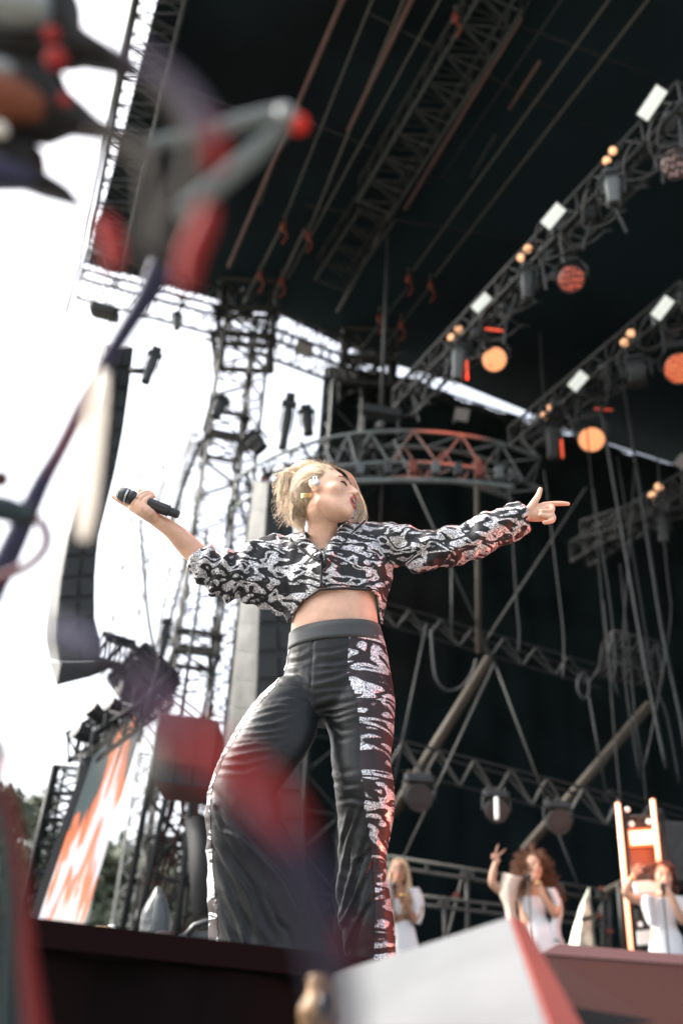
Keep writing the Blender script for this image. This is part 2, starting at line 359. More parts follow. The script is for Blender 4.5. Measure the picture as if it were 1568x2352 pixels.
# stage deck
DZ = 1.69
e0 = aZ(0, 2122, DZ); e1 = aZ(860, 2222, DZ)
ed = (e1-e0).normalized(); eL = e0-ed*3.0; eR = e1+ed*9.0
mb = MB(); mb.prism([eL, eR, Vector((eR.x+1, 24, DZ)), Vector((-5.6, 24, DZ)), Vector((-5.6, 6.2, DZ)), Vector((eL.x, 4.2, DZ))], (0, 0, -.12))
o = mb.build('stage_deck', 'deck'); o['kind'] = 'structure'
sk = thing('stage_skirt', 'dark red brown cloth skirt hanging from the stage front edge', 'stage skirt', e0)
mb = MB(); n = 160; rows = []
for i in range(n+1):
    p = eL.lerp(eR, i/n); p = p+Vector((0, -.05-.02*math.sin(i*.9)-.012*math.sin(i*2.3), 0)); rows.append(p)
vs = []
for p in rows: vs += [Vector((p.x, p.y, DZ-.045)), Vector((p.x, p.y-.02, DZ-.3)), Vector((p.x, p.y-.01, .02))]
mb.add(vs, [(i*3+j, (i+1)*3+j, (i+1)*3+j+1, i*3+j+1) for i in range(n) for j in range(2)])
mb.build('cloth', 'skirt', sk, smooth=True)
mb = MB(); mb.prism([eL+Vector((0, -.09, -.04)), eR+Vector((0, -.09, -.04)), eR+Vector((0, -.002, -.04)), eL+Vector((0, -.002, -.04))], (0, 0, .05)); mb.build('edge_trim', 'skirt_edge', sk)

# roof membrane: thick dark sheet; its outline is open on the left and at the back slit
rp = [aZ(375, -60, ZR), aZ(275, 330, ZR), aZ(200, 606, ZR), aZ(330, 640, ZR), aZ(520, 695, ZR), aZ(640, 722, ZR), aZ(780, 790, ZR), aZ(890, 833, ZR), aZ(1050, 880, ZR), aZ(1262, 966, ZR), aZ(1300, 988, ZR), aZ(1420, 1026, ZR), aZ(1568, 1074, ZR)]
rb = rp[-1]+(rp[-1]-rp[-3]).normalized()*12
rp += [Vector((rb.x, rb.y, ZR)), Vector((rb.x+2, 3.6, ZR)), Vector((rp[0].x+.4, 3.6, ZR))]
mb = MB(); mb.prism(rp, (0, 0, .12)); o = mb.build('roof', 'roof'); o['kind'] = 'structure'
# black drape wall along the back; unseen right-hand run added to block light
dp = [aZ(742, 872, 13.6), aZ(890, 852, 13.9), aZ(1050, 912, 13.9), aZ(1250, 985, 13.9), aZ(1420, 1030, 13.9), aZ(1568, 1080, 13.9)]
dp[0] = Vector((dp[0].x, dp[0].y, 13.9))
dq = dp[-1]+(dp[-1]-dp[-3]).normalized()*13; dp.append(Vector((dq.x, dq.y, 13.9))); dp.append(Vector((dq.x+1.5, 4, 13.9)))
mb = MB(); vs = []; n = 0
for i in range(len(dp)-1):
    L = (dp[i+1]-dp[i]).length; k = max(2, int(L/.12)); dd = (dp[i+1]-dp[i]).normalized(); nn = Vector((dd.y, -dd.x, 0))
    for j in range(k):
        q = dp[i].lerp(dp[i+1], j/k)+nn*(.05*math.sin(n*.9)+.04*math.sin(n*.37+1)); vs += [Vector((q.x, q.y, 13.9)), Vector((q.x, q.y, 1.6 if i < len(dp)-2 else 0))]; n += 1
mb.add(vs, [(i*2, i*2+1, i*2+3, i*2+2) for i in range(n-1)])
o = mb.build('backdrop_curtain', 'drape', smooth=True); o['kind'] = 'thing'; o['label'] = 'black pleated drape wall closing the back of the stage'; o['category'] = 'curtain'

# ------------------------------------------------------------------ trusses
def truss(label, P, Q, w, h=None, u=None, n=12, rc=.03, rb=.014, m='alu', name='truss', cat='truss', group=None, tri=False, plates=(), par=None):
    P, Q = Vector(P), Vector(Q); h = h or w; d = (Q-P).normalized()
    u = Vector(u) if u is not None else Vector((0, 0, 1))
    u = (u-d*u.dot(d)).normalized(); v = d.cross(u)
    t = thing(name, label, cat, P, group)
    offs = [u*h/2+v*w/2, u*h/2-v*w/2, -u*h/2-v*w/2, -u*h/2+v*w/2] if not tri else [u*h/2+v*w/2, u*h/2-v*w/2, -u*h/2]
    for o in offs:
        MB().tube([P+o, Q+o], rc, 7).build('chord', m, t, smooth=True)
    mb = MB(); k = len(offs)
    for i in range(k):
        a, b = offs[i], offs[(i+1) % k]
        for j in range(n):
            p = P.lerp(Q, j/n); q = P.lerp(Q, (j+1)/n)
            if j % 2 == 0: mb.tube([p+a, q+b], rb, 5)
            else: mb.tube([p+b, q+a], rb, 5)
            if j % 2 == 0: mb.tube([p+a, p+b], rb, 5)
        mb.tube([Q+a, Q+b], rb*1.3, 5)
    mb.build('bracing', m, t)
    for f in plates:
        c = P.lerp(Q, f); g = MB(); K = [c+u*(h/2+.05)+v*(w/2+.05), c+u*(h/2+.05)-v*(w/2+.05), c-u*(h/2+.05)-v*(w/2+.05), c-u*(h/2+.05)+v*(w/2+.05)]
        for q in range(4): g.tube([K[q], K[(q+1) % 4]], .045, 6)
        g.tube([K[0], K[2]], .02, 5); g.build('gate', m, t)
    return t
# left edge of the roof
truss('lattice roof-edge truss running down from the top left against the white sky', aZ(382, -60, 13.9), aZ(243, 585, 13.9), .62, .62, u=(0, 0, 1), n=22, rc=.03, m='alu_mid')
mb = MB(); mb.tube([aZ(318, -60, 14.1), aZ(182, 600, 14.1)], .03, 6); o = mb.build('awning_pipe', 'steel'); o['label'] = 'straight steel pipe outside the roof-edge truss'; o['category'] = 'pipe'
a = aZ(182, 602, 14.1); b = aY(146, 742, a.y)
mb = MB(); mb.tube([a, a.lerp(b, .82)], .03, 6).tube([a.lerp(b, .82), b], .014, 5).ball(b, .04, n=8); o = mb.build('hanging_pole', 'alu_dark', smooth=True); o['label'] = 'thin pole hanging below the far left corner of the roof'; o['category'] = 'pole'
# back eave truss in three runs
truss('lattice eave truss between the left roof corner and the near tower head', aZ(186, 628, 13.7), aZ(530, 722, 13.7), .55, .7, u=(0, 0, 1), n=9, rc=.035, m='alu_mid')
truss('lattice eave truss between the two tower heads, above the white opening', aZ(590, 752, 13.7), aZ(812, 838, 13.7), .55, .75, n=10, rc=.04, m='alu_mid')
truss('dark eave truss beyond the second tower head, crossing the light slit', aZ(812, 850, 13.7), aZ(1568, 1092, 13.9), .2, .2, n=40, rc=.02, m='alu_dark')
# tower heads (sleeve blocks)
def sleeve(px, py, z, w, label):
    c = aZ(px, py, z); t = thing('tower_head', label, 'tower head', c)
    for sx in (-1, 1):
        for sy in (-1, 1): MB().tube([c+Vector((sx*w, sy*w, -.75)), c+Vector((sx*w, sy*w, .7))], .05, 6).build('post', 'alu_dark', t)
    for dz in (-.72, -.1, .62):
        g = MB(); K = [c+Vector((sx*(w+.08), sy*(w+.08), dz)) for sx, sy in ((-1, -1), (1, -1), (1, 1), (-1, 1))]
        for q in range(4): g.tube([K[q], K[(q+1) % 4]], .06, 6)
        g.tube([K[0], K[2]], .03, 5); g.build('plate', 'alu_dark', t)
    mb = MB()
    for k in range(22):
        a = c+Vector((random.uniform(-w, w), random.uniform(-w, w), random.uniform(-.7, .6))); mb.tube([a, a+Vector((random.uniform(-.5, .5), random.uniform(-.4, .4), random.uniform(-.4, .6)))], random.uniform(.015, .04), 5)
    mb.build('bracing', 'alu_dark', t)
sleeve(566, 742, 13.7, .45, 'dark steel head block on top of the tall lattice tower beside the white opening')
sleeve(845, 850, 13.7, .45, 'dark steel head block where the second tower meets the eave, right of the opening')
# towers
def tower(label, px, py, z, w, n, m, zb=0., rc=.035, plates=(), group=None):
    c = aZ(px, py, z); return truss(label, (c.x, c.y, zb), (c.x, c.y, z), w, w, u=(1, .25, 0), n=n, rc=rc, rb=.016, m=m, name='lattice_tower', cat='tower', plates=plates, group=group), c
tA, cA = tower('tall lattice tower left of the singer, running up to the eave', 548, 760, 13.2, .58, 38, 'steel', rc=.026, plates=(.30, .36, .505, .53, .80, .84))
tC, cC = tower('thin lattice tower behind the hanging speaker column', 348, 1080, 11.2, .48, 22, 'steel_glare', rc=.018)
tD, cD = tower('square lattice tower of grey tube standing directly behind the singer', 790, 900, 13.2, .62, 22, 'alu_mid', rc=.04)
tF, cF = tower('narrow pale lattice mast between the hanging speaker column and the tall tower', 452, 1010, 11.8, .32, 34, 'steel_glare', rc=.016)
tG, cG = tower('narrow lattice mast close on the right of the tall tower', 600, 800, 12.8, .26, 40, 'steel', rc=.016)
tE, cE = tower('lattice tower partly hidden in the drape, right of the one behind the singer', 850, 905, 13.4, .5, 24, 'alu_dark', rc=.03)
# extra steelwork hung from tower A's middle: dark work lights and cable bundles on it
mb = MB()
for k in range(150):
    f = random.uniform(.2, .97); a = Vector((cA.x, cA.y, 13.2*f))+Vector((random.choice((-.29, .29)), random.choice((-.29, .29)), 0))
    mb.tube([a, a+Vector((random.uniform(-.06, .06), random.uniform(-.06, .06), random.uniform(-.5, .5)))], random.uniform(.012, .03), 5)
mb.build('cable', 'alu_dark', tA)['kind'] = 'stuff'
# white stay rope from screen upward
def cable(pts, r, m, label, name='cable', cat='cable', group=None, n=5, k=1):
    if k > 1: pts = spline(pts, k)
    mb = MB(); mb.tube(pts, r, n); o = mb.build(name, m, smooth=True, loc=pts[0]); o['label'] = label; o['category'] = cat
    if group: o['group'] = group
    return o
cable([aY(322, 1190, 11), aY(338, 1400, 11), aY(360, 1520, 11), aY(384, 1615, 11)], .022, 'alu_mid', 'grey rope bundle rising from the big screen to above the outstretched microphone', 'rope', 'rope', k=5)
cable([aY(408, 1690, 9.5), aY(452, 1400, 9.7), aY(475, 1215, 9.9)], .02, 'alu_mid', 'taut grey pull rope running up along the left face of the tall tower', 'rope', 'rope')
cable([aY(318, 1705, 10), aY(392, 1420, 10.4), aY(450, 1190, 10.8)], .02, 'alu_mid', 'taut rope left of the tall tower, ending above the big screen', 'rope', 'rope')
# torn grey gauze banner left of tower A
mb = MB(); vs = []; NU, NV = 10, 24
L = [(455, 960), (398, 1050), (360, 1120), (340, 1175)]; Rr = [(462, 965), (448, 1050), (418, 1120), (385, 1205)]
for i in range(NV+1):
    f = i/NV*3; k = min(2, int(f)); g = f-k
    l = Vector((L[k][0]*(1-g)+L[k+1][0]*g, L[k][1]*(1-g)+L[k+1][1]*g)); r = Vector((Rr[k][0]*(1-g)+Rr[k+1][0]*g, Rr[k][1]*(1-g)+Rr[k+1][1]*g))
    for j in range(NU+1):
        q = l.lerp(r, j/NU); vs.append(aY(q.x, q.y, 12+.25*math.sin(j*1.3+i*.2)))
mb.add(vs, [(i*(NU+1)+j, i*(NU+1)+j+1, (i+1)*(NU+1)+j+1, (i+1)*(NU+1)+j) for i in range(NV) for j in range(NU)])
o = mb.build('banner', 'gauze', smooth=True); o['label'] = 'pale grey gauze banner hanging in the sky above the microphone'; o['category'] = 'banner'
cable([aY(462, 1010, 12), aY(420, 1120, 12), aY(392, 1205, 12)], .03, 'alu_mid', 'dark edge rope along the right side of the gauze banner', 'rope', 'rope')

# roof pipes and cables. (x0,y0,x1,y1, radius, material, label)
RL = [
 (790, -10, 525, 612, .05, 'pinkpipe', 'long thick reddish grey roof pole nearest the roof-edge truss'),
 (858, -10, 652, 505, .022, 'roofpipe', 'thin roof cable just right of the thick reddish pole'),
 (930, -10, 708, 530, .026, 'roofpipe', 'roof cable ending at the second orange hoist over the opening'),
 (948, -10, 800, 300, .05, 'pinkpipe', 'short thick reddish roof pole ending in the dark membrane'),
 (1014, -10, 660, 640, .022, 'roofpipe', 'thin roof cable left of the big roof truss'),
 (1294, -10, 1014, 405, .018, 'alu_mid', 'faint roof cable right of the big roof truss'),
 (1404, -10, 949, 620, .024, 'roofpipe', 'long roof cable ending at the orange hoist under the big roof truss'),
 (1494, -10, 998, 635, .024, 'roofpipe', 'long roof cable nearest the coloured lights'),
 (1239, 140, 1169, 250, .035, 'pinkpipe', 'short reddish rod high under the roof'),
 (1136, 310, 1079, 410, .03, 'alu_mid', 'short grey rod below the reddish one'),
 (905, 475, 775, 715, .05, 'roofpipe', 'thick grey brown roof pole hanging off the foot of the big truss'),
 (1195, 40, 930, 480, .05, 'pinkpipe', 'reddish pole lying along the right side of the big roof truss'),
 (640, 345, 596, 470, .03, 'alu_mid', 'short dark rod beside the thick reddish pole'),
 (1215, 0, 1040, 300, .014, 'alu_mid', 'very thin wire over the big roof truss'),
 (700, 525, 620, 700, .04, 'roofpipe', 'grey strut between the hoists and the eave'),
 (655, 505, 560, 695, .035, 'roofpipe', 'left grey strut running down to the near tower head'),
 (935, 660, 830, 800, .035, 'alu_mid', 'dim strut running down to the second tower head'),
 (985, 660, 880, 800, .03, 'alu_mid', 'dim strut just right of the second tower head'),
]
for (x0, y0, x1, y1, r, m, lab) in RL:
    p, q = aZ(x0, y0, 14.1), aZ(x1, y1, 14.1); k = 'roof_pole' if r > .03 else 'roof_cable'
    cable([p, q], r*.8, m, lab, k, k.replace('roof_', ''), 'poles and cables strung under the roof', n=6)
# criss-cross wires high under the roof, hardly visible
for i, (x0, y0, x1, y1) in enumerate(((850, 30, 1420, 330), (640, 250, 1050, 420), (1200, 60, 1568, 200), (700, 470, 1250, 560), (420, 200, 760, 330), (1420, 380, 1100, 700))):
    p, q = aZ(x0, y0, 14.2), aZ(x1, y1, 14.2); cable([p, q], .016, 'alu_dark', ['faint wire crossing the roof from the reddish pole to the upper right', 'faint wire crossing behind the grey V-shaped bar', 'faint wire near the top right corner of the roof', 'faint wire across the foot of the big roof truss', 'faint wire near the roof-edge truss', 'faint slanting wire above the nearer lamp row'][i], 'wire', 'wire')
truss('big dark lattice truss running diagonally across the roof', aZ(1150, -20, 14.0), aZ(862, 452, 14.0), .62, .5, n=16, rc=.035, rb=.018, m='alu_mid')
truss('lower continuation of the diagonal roof truss, dimmer and lower down', aZ(868, 470, 14.0), aZ(760, 632, 14.0), .62, .5, n=8, rc=.028, m='alu_dark')
# chain hoists
def hoist(px, py, z, label, s=1.):
    c = aZ(px, py, z); t = thing('chain_hoist', label, 'chain hoist', c, 'orange chain hoists hanging at the cable ends')
    MB().cbox(c, Vector((.06*s, 0, 0)), Vector((0, .06*s, 0)), Vector((0, 0, .09*s)), .3).build('motor', 'red', t, smooth=True)
    MB().tube([c+Vector((0, 0, .09*s)), c+Vector((0, 0, .3*s))], .012, 5).ball(c+Vector((0, 0, .3*s)), .035*s, n=8).build('hook', 'roofpipe', t, smooth=True)
    pts = [c+Vector((.03+.05*math.sin(a*.7), .02, -.09*s-.06*a)) for a in range(6)]
    MB().tube(pts, .02, 5).build('chain', 'red', t, smooth=True)
for i, (x, y) in enumerate(((650, 520), (707, 540), (597, 632), (646, 645), (937, 640), (988, 655), (870, 730), (920, 745), (1045, 40))):
    hoist(x, y, 13.8, ['orange hoist end left of the pair above the opening', 'orange hoist end right in the pair above the opening', 'small hoist over the near tower head', 'small hoist just right of the one over the near tower head', 'orange hoist under the left long roof cable', 'orange hoist under the right long roof cable', 'dim red hoist above the second tower head', 'dim red hoist right of the one above the second tower head', 'small red hoist near the top edge on the big roof truss'][i], .8)

# ------------------------------------------------------------------ ring truss
ZU, ZL = 9.6, 9.05
up = [(540, 1105), (575, 1078), (620, 1053), (670, 1033), (740, 1010), (800, 998), (850, 993), (950, 990), (1060, 999), (1150, 1018), (1240, 1052)]
U1 = spline([aZ(x, y, ZU) for x, y in up], 4); 
ctr = sum((p for p in U1), Vector())/len(U1)+Vector((0, 2.5, 0))
rt = thing('curved_truss', 'curved grey lighting truss arching above the singer, its right end glowing orange', 'truss', U1[len(U1)//2])
inn = lambda p, s, z: Vector((p.x+(ctr.x-p.x)*s, p.y+(ctr.y-p.y)*s, z))
U2 = [inn(p, .14, ZU) for p in U1]; L1 = [Vector((p.x, p.y, ZL)) for p in U1]; L2 = [inn(p, .14, ZL) for p in U1]
for c in (U1, L1, U2, L2): MB().tube(c, .032, 8).build('chord', 'alu', rt, smooth=True)
mb = MB(); N = len(U1)
for i in range(0, N-4, 4):
    for (A, B) in ((U1, L1), (U2, L2), (U1, U2), (L1, L2)):
        mb.tube([A[i], B[i+2]], .016, 5); mb.tube([B[i+2], A[i+4]], .016, 5)
mb.build('bracing', 'alu', rt)
lowp = spline([aZ(x, y, 8.3) for x, y in ((580, 1150), (640, 1128), (760, 1110), (890, 1104), (1000, 1104), (1100, 1110), (1180, 1120))], 4)
lr = thing('light_rail', 'thin curved rail with tiny lamps just under the curved truss', 'rail', lowp[8])
MB().tube(lowp, .04, 7).build('pipe', 'alu', lr, smooth=True)
lowq = [Vector((p.x, p.y, 8.5)) for p in lowp]; MB().tube(lowq, .018, 6).build('upper_pipe', 'alu_mid', lr, smooth=True)
for i in range(2, len(lowp), 2):
    MB().box(lowq[i], Vector((.05, 0, 0)), Vector((0, .05, 0)), Vector((0, 0, .09))).build('lamp', ['housing', 'red', 'housing_l'][i//2 % 3], lr)
# a drape hangs inside on the left end (dark mass at 600-700)
mb = MB()
for k in range(70):
    i = random.randrange(0, N-14); a = L1[i].lerp(U2[i], random.random()); mb.tube([a, a+Vector((random.uniform(-.3, .3), random.uniform(-.3, .3), random.uniform(-.35, .35)))], random.uniform(.012, .035), 5)
mb.build('cable', 'alu_dark', rt)['kind'] = 'stuff'
# drop pole carrying the ring and its bracket
ph = aZ(876, 950, 10.0)
cable([Vector((ph.x, ph.y, 14.2)), Vector((ph.x, ph.y, 10.0))], .04, 'alu_mid', 'vertical pole dropping from the roof to the curved truss', 'drop_pole', 'pole')
br = thing('truss_bracket', 'grey bracket box where the drop pole meets the curved truss', 'bracket', ph)
MB().box(ph, Vector((.3, .05, 0)), Vector((0, .12, 0)), Vector((0, 0, .06))).build('crossbar', 'housing', br)
for s in (-1, 1): MB().tube([ph+Vector((.26*s, 0, 0)), ph+Vector((.26*s, 0, -.38))], .025, 6).build('leg', 'housing', br)
MB().ball(ph+Vector((0, 0, -.2)), .07, n=10).build('swivel', 'housing_l', br, smooth=True)
# right end of curved truss: angular frame
pR = [aZ(1240, 1052, ZU), aZ(1225, 1105, 9.0), aZ(1130, 1118, 8.8), aZ(1200, 1010, 10)]
mb = MB(); mb.tube([pR[0], pR[1]], .025, 6); mb.tube([pR[1], pR[2]], .025, 6); mb.tube([pR[0], pR[3]], .03, 6); mb.tube([pR[3], aZ(1255, 985, 10.2)], .05, 6)
o = mb.build('end_frame', 'alu_mid', loc=pR[0]); o['label'] = 'angular end frame closing the right end of the curved truss'; o['category'] = 'frame'

# ------------------------------------------------------------------ lamp bars with fixtures
def basis_toward(c, tgt=CAM, upv=Vector((0, 0, 1))):
    f = (Vector(tgt)-Vector(c)).normalized(); r = upv.cross(f).normalized(); u = f.cross(r); return r, u, f
def wash(px, py, z, rpx, m, label, tilt=(0, 0, 0), yoke=True):
    c = aZ(px, py, z); r = rpx/ppm(c); t = thing('wash_light', label, 'stage light', c)
    R_, U_, F_ = basis_toward(c, CAM+Vector(tilt))
    ring = lambda rad, d, n=32: [c+F_*d+(R_*math.cos(2*math.pi*k/n)+U_*math.sin(2*math.pi*k/n))*rad for k in range(n)]
    MB().loft([ring(r*.5, -r*1.3), ring(r*.9, -r*1.0), ring(r*1.12, -r*.3), ring(r*1.12, .02), ring(r*1.02, .02)]).build('housing', 'black', t, smooth=False)
    MB().loft([ring(r, .024), ring(r*.99, .034), ring(r*.6, .05), ring(r*.2, .055)]).build('lens', m, t, smooth=True)
    mb = MB()
    pts = [c+R_*r*1.25*s[0]+Vector((0, 0, 1))*r*s[1]-F_*r*.5 for s in ((-1, 0), (-1.05, 1.0), (-.6, 1.9), (.6, 1.9), (1.05, 1.0), (1, 0))]
    mb.tube(pts, r*.13, 6); mb.cbox(c+Vector((0, 0, r*2.2))-F_*r*.5, R_*r*.7, F_*r*.4, Vector((0, 0, r*.3)), .2)
    mb.build('yoke', 'housing', t)
    return t
def strobe(px, py, z, w, h, m, label, slant=(0, 0)):
    c = aZ(px, py, z); s = 1/ppm(c); t = thing('strobe_light', label, 'strobe light', c)
    R_, U_, F_ = basis_toward(c)
    a = (R_*slant[0]+U_*slant[1]).normalized(); b = (R_*.25*-1 + U_*-.97).normalized() if False else F_.cross(a)
    MB().box(c-F_*.05, a*(w*s/2+.015), b*(h*s/2+.015), F_*.04).build('housing', 'housing', t)
    MB().box(c, a*w*s/2, b*h*s/2, F_*.006).build('face', m, t)
    MB().box(c-F_*.003+F_*.012, a*w*s/2, b*h*s*.07, F_*.004).build('reflector_bar', 'panelpale' if m == 'strobe' else m, t)
    MB().tube([c-F_*.09-a*.1, c-F_*.09-a*.1-b*h*s*.8], .02, 5).build('clamp', 'housing', t)
def blinder(px, py, z, label, dx=16, dy=-18, r=10, m='amber'):
    c = aZ(px, py, z); s = 1/ppm(c); t = thing('blinder_light', label, 'stage light', c, 'twin warm lamps on the lamp bars')
    R_, U_, F_ = basis_toward(c)
    for k in (-.5, .5):
        q = c+R_*dx*s*k-U_*dy*s*k
        ring = lambda rad, d, n=20: [q+F_*d+(R_*math.cos(2*math.pi*j/n)+U_*math.sin(2*math.pi*j/n))*rad for j in range(n)]
        MB().loft([ring(r*s*.6, -.12), ring(r*s*1.15, -.04), ring(r*s*1.15, .01), ring(r*s, .01)]).build('reflector_housing', 'housing', t, smooth=True)
        MB().loft([ring(r*s*.92, .012), ring(r*s*.7, .02), ring(r*s*.2, .03)]).build('bulb', m, t, smooth=True)
    return t
def mover(px, py, z, w, h, label, m='housing_l', lean=0., Y=None, group=None):
    c = aZ(px, py, z) if Y is None else aY(px, py, Y); s = 1/ppm(c); t = thing('moving_light', label, 'moving light', c, group)
    R_, U_, F_ = basis_toward(c); u = (Vector((0, 0, 1))+R_*lean).normalized(); r2 = u.cross(F_).normalized(); f2 = r2.cross(u)
    W, Hh = w*s/2, h*s/2
    rings = []
    for (q, sc) in ((-1, .72), (-.92, .82), (-.4, .78), (0, .9), (.5, 1), (.9, .95), (1, .8)):
        rings.append([c+u*Hh*q+r2*W*sc*math.copysign(abs(math.cos(a))**.6, math.cos(a))+f2*W*.9*sc*math.copysign(abs(math.sin(a))**.6, math.sin(a)) for a in [2*math.pi*k/20 for k in range(20)]])
    MB().loft(rings).build('head', m, t, smooth=False)
    e = c-u*Hh; MB().loft([ell_ring(e-u*.005, r2*W*.55, f2*W*.55, 18), ell_ring(e-u*.02, r2*W*.3, f2*W*.3, 18)]).build('lens', 'blackmatte', t)
    mb = MB()
    for sgn in (-1, 1): mb.box(c+r2*W*1.25*sgn+u*Hh*.55, r2*W*.13, f2*W*.35, u*Hh*.75)
    mb.box(c+u*Hh*1.28, r2*W*1.35, f2*W*.5, u*Hh*.12); mb.build('yoke', 'housing', t)
    MB().cbox(c+u*Hh*1.6, r2*W*.9, f2*W*.8, u*Hh*.2, .2).build('base', 'black', t)
    return t
ZA = 10.5
def lampbar(P, Q, z, label, n, m='alu_mid'):
    return truss(label, aZ(*P, z), aZ(*Q, z), .35, .35, n=n, rc=.032, rb=.014, m=m, name='lamp_bar', cat='truss')
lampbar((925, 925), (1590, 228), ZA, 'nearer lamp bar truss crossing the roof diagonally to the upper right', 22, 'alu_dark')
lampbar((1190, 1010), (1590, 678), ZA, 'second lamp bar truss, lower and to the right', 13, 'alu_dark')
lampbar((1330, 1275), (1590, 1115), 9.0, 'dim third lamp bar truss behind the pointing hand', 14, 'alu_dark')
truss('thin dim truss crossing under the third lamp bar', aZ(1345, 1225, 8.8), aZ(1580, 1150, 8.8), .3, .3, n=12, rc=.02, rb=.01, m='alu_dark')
for i, (x, y, m) in enumerate(((1045, 766, 'amber'), (1204, 581, 'amber'), (1400, 357, 'amber'), (1258, 945, 'amber'), (1441, 776, 'amber'), (1505, 1128, 'amber'))):
    blinder(x, y, ZA if i < 5 else 9.1, 'pair of small warm round lamps '+['at the low end of the nearer lamp bar', 'in the middle of the nearer lamp bar', 'high on the nearer lamp bar', 'at the low end of the second lamp bar', 'high on the second lamp bar', 'on the dim third lamp bar'][i], m=m)
for i, (x, y, w, h, m) in enumerate(((1497, 236, 72, 30, 'strobe'), (1270, 496, 55, 28, 'strobe'), (1105, 695, 45, 22, 'strobe'), (1521, 707, 52, 26, 'strobe'), (1327, 875, 44, 26, 'strobe'), (1566, 1060, 30, 26, 'strobe_dim'))):
    strobe(x, y, ZA-.55, w, h, m, 'white rectangular strobe '+['nearest the top right corner', 'in the middle of the nearer lamp bar', 'lowest on the nearer lamp bar', 'high on the second lamp bar', 'low on the second lamp bar', 'dull, cut by the right picture edge'][i], (1, .95))
strobe(1060, 952, 10.8, 32, 28, 'strobe_dim', 'dull square panel hanging below the light slit', (1, -.2))
strobe(697, 802, 13.2, 36, 26, 'strobe_dim', 'grey square panel with red base on the eave truss over the opening', (1, -.25))
wash(1135, 825, 9.9, 27, 'wash_hot', 'bright glowing orange round light low on the nearer lamp bar', (0, 0, 0))
wash(1358, 1008, 9.9, 29, 'wash_hot', 'bright glowing orange oval light under the second lamp bar', (0, 3, -6))
wash(1311, 640, 9.9, 29, 'wash_red', 'red dotted round light in the middle of the nearer lamp bar')
wash(1552, 375, 9.9, 33, 'wash_pink', 'pale dotted round light, topmost, cut by the right edge')
wash(1560, 846, 9.9, 33, 'wash_orange', 'orange dotted round light cut by the right edge, on the second lamp bar')
for i, (x, y, w, h) in enumerate(((1052, 838, 32, 84), (1211, 658, 32, 76), (1408, 442, 40, 76), (1270, 1018, 34, 84), (1522, 1212, 28, 74))):
    mover(x, y, 9.9 if i < 4 else 8.6, w, h, 'grey moving light hanging upright '+['beside the bright round light on the nearer lamp bar', 'beside the red dotted light', 'highest on the nearer lamp bar', 'beside the bright oval light', 'from the third lamp bar'][i], m='housing' if i != 2 and i != 0 else 'housing_l', lean=.05)
mover(1462, 862, 9.9, 52, 52, 'dark moving light with a wide square yoke on the second lamp bar', m='black')
# red glowing side slivers next to the bright lamps
for i, (x, y, z, lab) in enumerate(((1072, 850, 9.8, 'thin red lit strip beside the first grey moving light'), (1290, 1030, 9.8, 'thin red lit strip beside the moving light near the bright oval lamp'), (1134, 757, 10.2, 'small red lit bar above the bright round lamp'), (1385, 940, 10.2, 'small red bar above the bright oval lamp'))):
    c = aZ(x, y, z); r, u, f = basis_toward(c); s = 1/ppm(c)
    a, b = ((r*3, u*22) if i < 2 else (r*20-u*4, u*3)); t = thing('lamp_strip', lab, 'lamp', c)
    MB().cbox(c, a*s, b*s, f*.03, .3).build('diffuser', mat('red glow %d' % i, (.5, .05, .03), .4, emit=(1, .12, .05), es=.9 if i < 3 else .25), t)
    MB().box(c-f*.05, a*s*1.2, b*s*1.1, f*.018).build('housing', 'black', t)
# small clamps, spigots and cable loops along the two bars
rnd = random.Random(3); ORD = ['lowest on', 'second from the low end of', 'third from the low end of', 'fourth from the low end of', 'fifth from the low end of', 'sixth from the low end of', 'seventh from the low end of', 'eighth from the low end of', 'sixth from the high end of', 'fifth from the high end of', 'fourth from the high end of', 'third from the high end of', 'second from the high end of', 'highest on']
for bi, (P, Q) in enumerate((((925, 925), (1590, 228)), ((1190, 1010), (1590, 678)))):
    for k in range(14 if bi == 0 else 8):
        f = (k+.5)/(14 if bi == 0 else 8); x = P[0]+(Q[0]-P[0])*f; y = P[1]+(Q[1]-P[1])*f
        c = aZ(x+rnd.uniform(-8, 26), y+rnd.uniform(-12, 30), ZA-.25); t = thing('cable_loop', 'black cable loop and clamp, '+ORD[k]+[' the nearer lamp bar', ' the second lamp bar'][bi], 'cable', c, ['cable loops along the nearer lamp bar', 'cable loops along the second lamp bar'][bi])
        pts = [c+Vector((.35*math.cos(a)*(.6+.4*rnd.random()), .15*math.sin(a*2), .22*math.sin(a)-.1)) for a in [j*math.pi/4 for j in range(9)]]
        MB().tube(spline(pts, 3), .012, 5).build('loop', 'black', t, smooth=True)
        MB().cbox(c+Vector((0, 0, .15)), Vector((.06, 0, 0)), Vector((0, .06, 0)), Vector((0, 0, .1)), .2).build('clamp', 'housing_l' if k % 3 == 0 else 'housing', t)
        a0 = c+Vector((rnd.uniform(-.2, .2), 0, .1)); MB().tube([a0, a0+Vector((rnd.uniform(-.15, .15), 0, -.55))], .02, 5).build('spigot', 'housing', t)

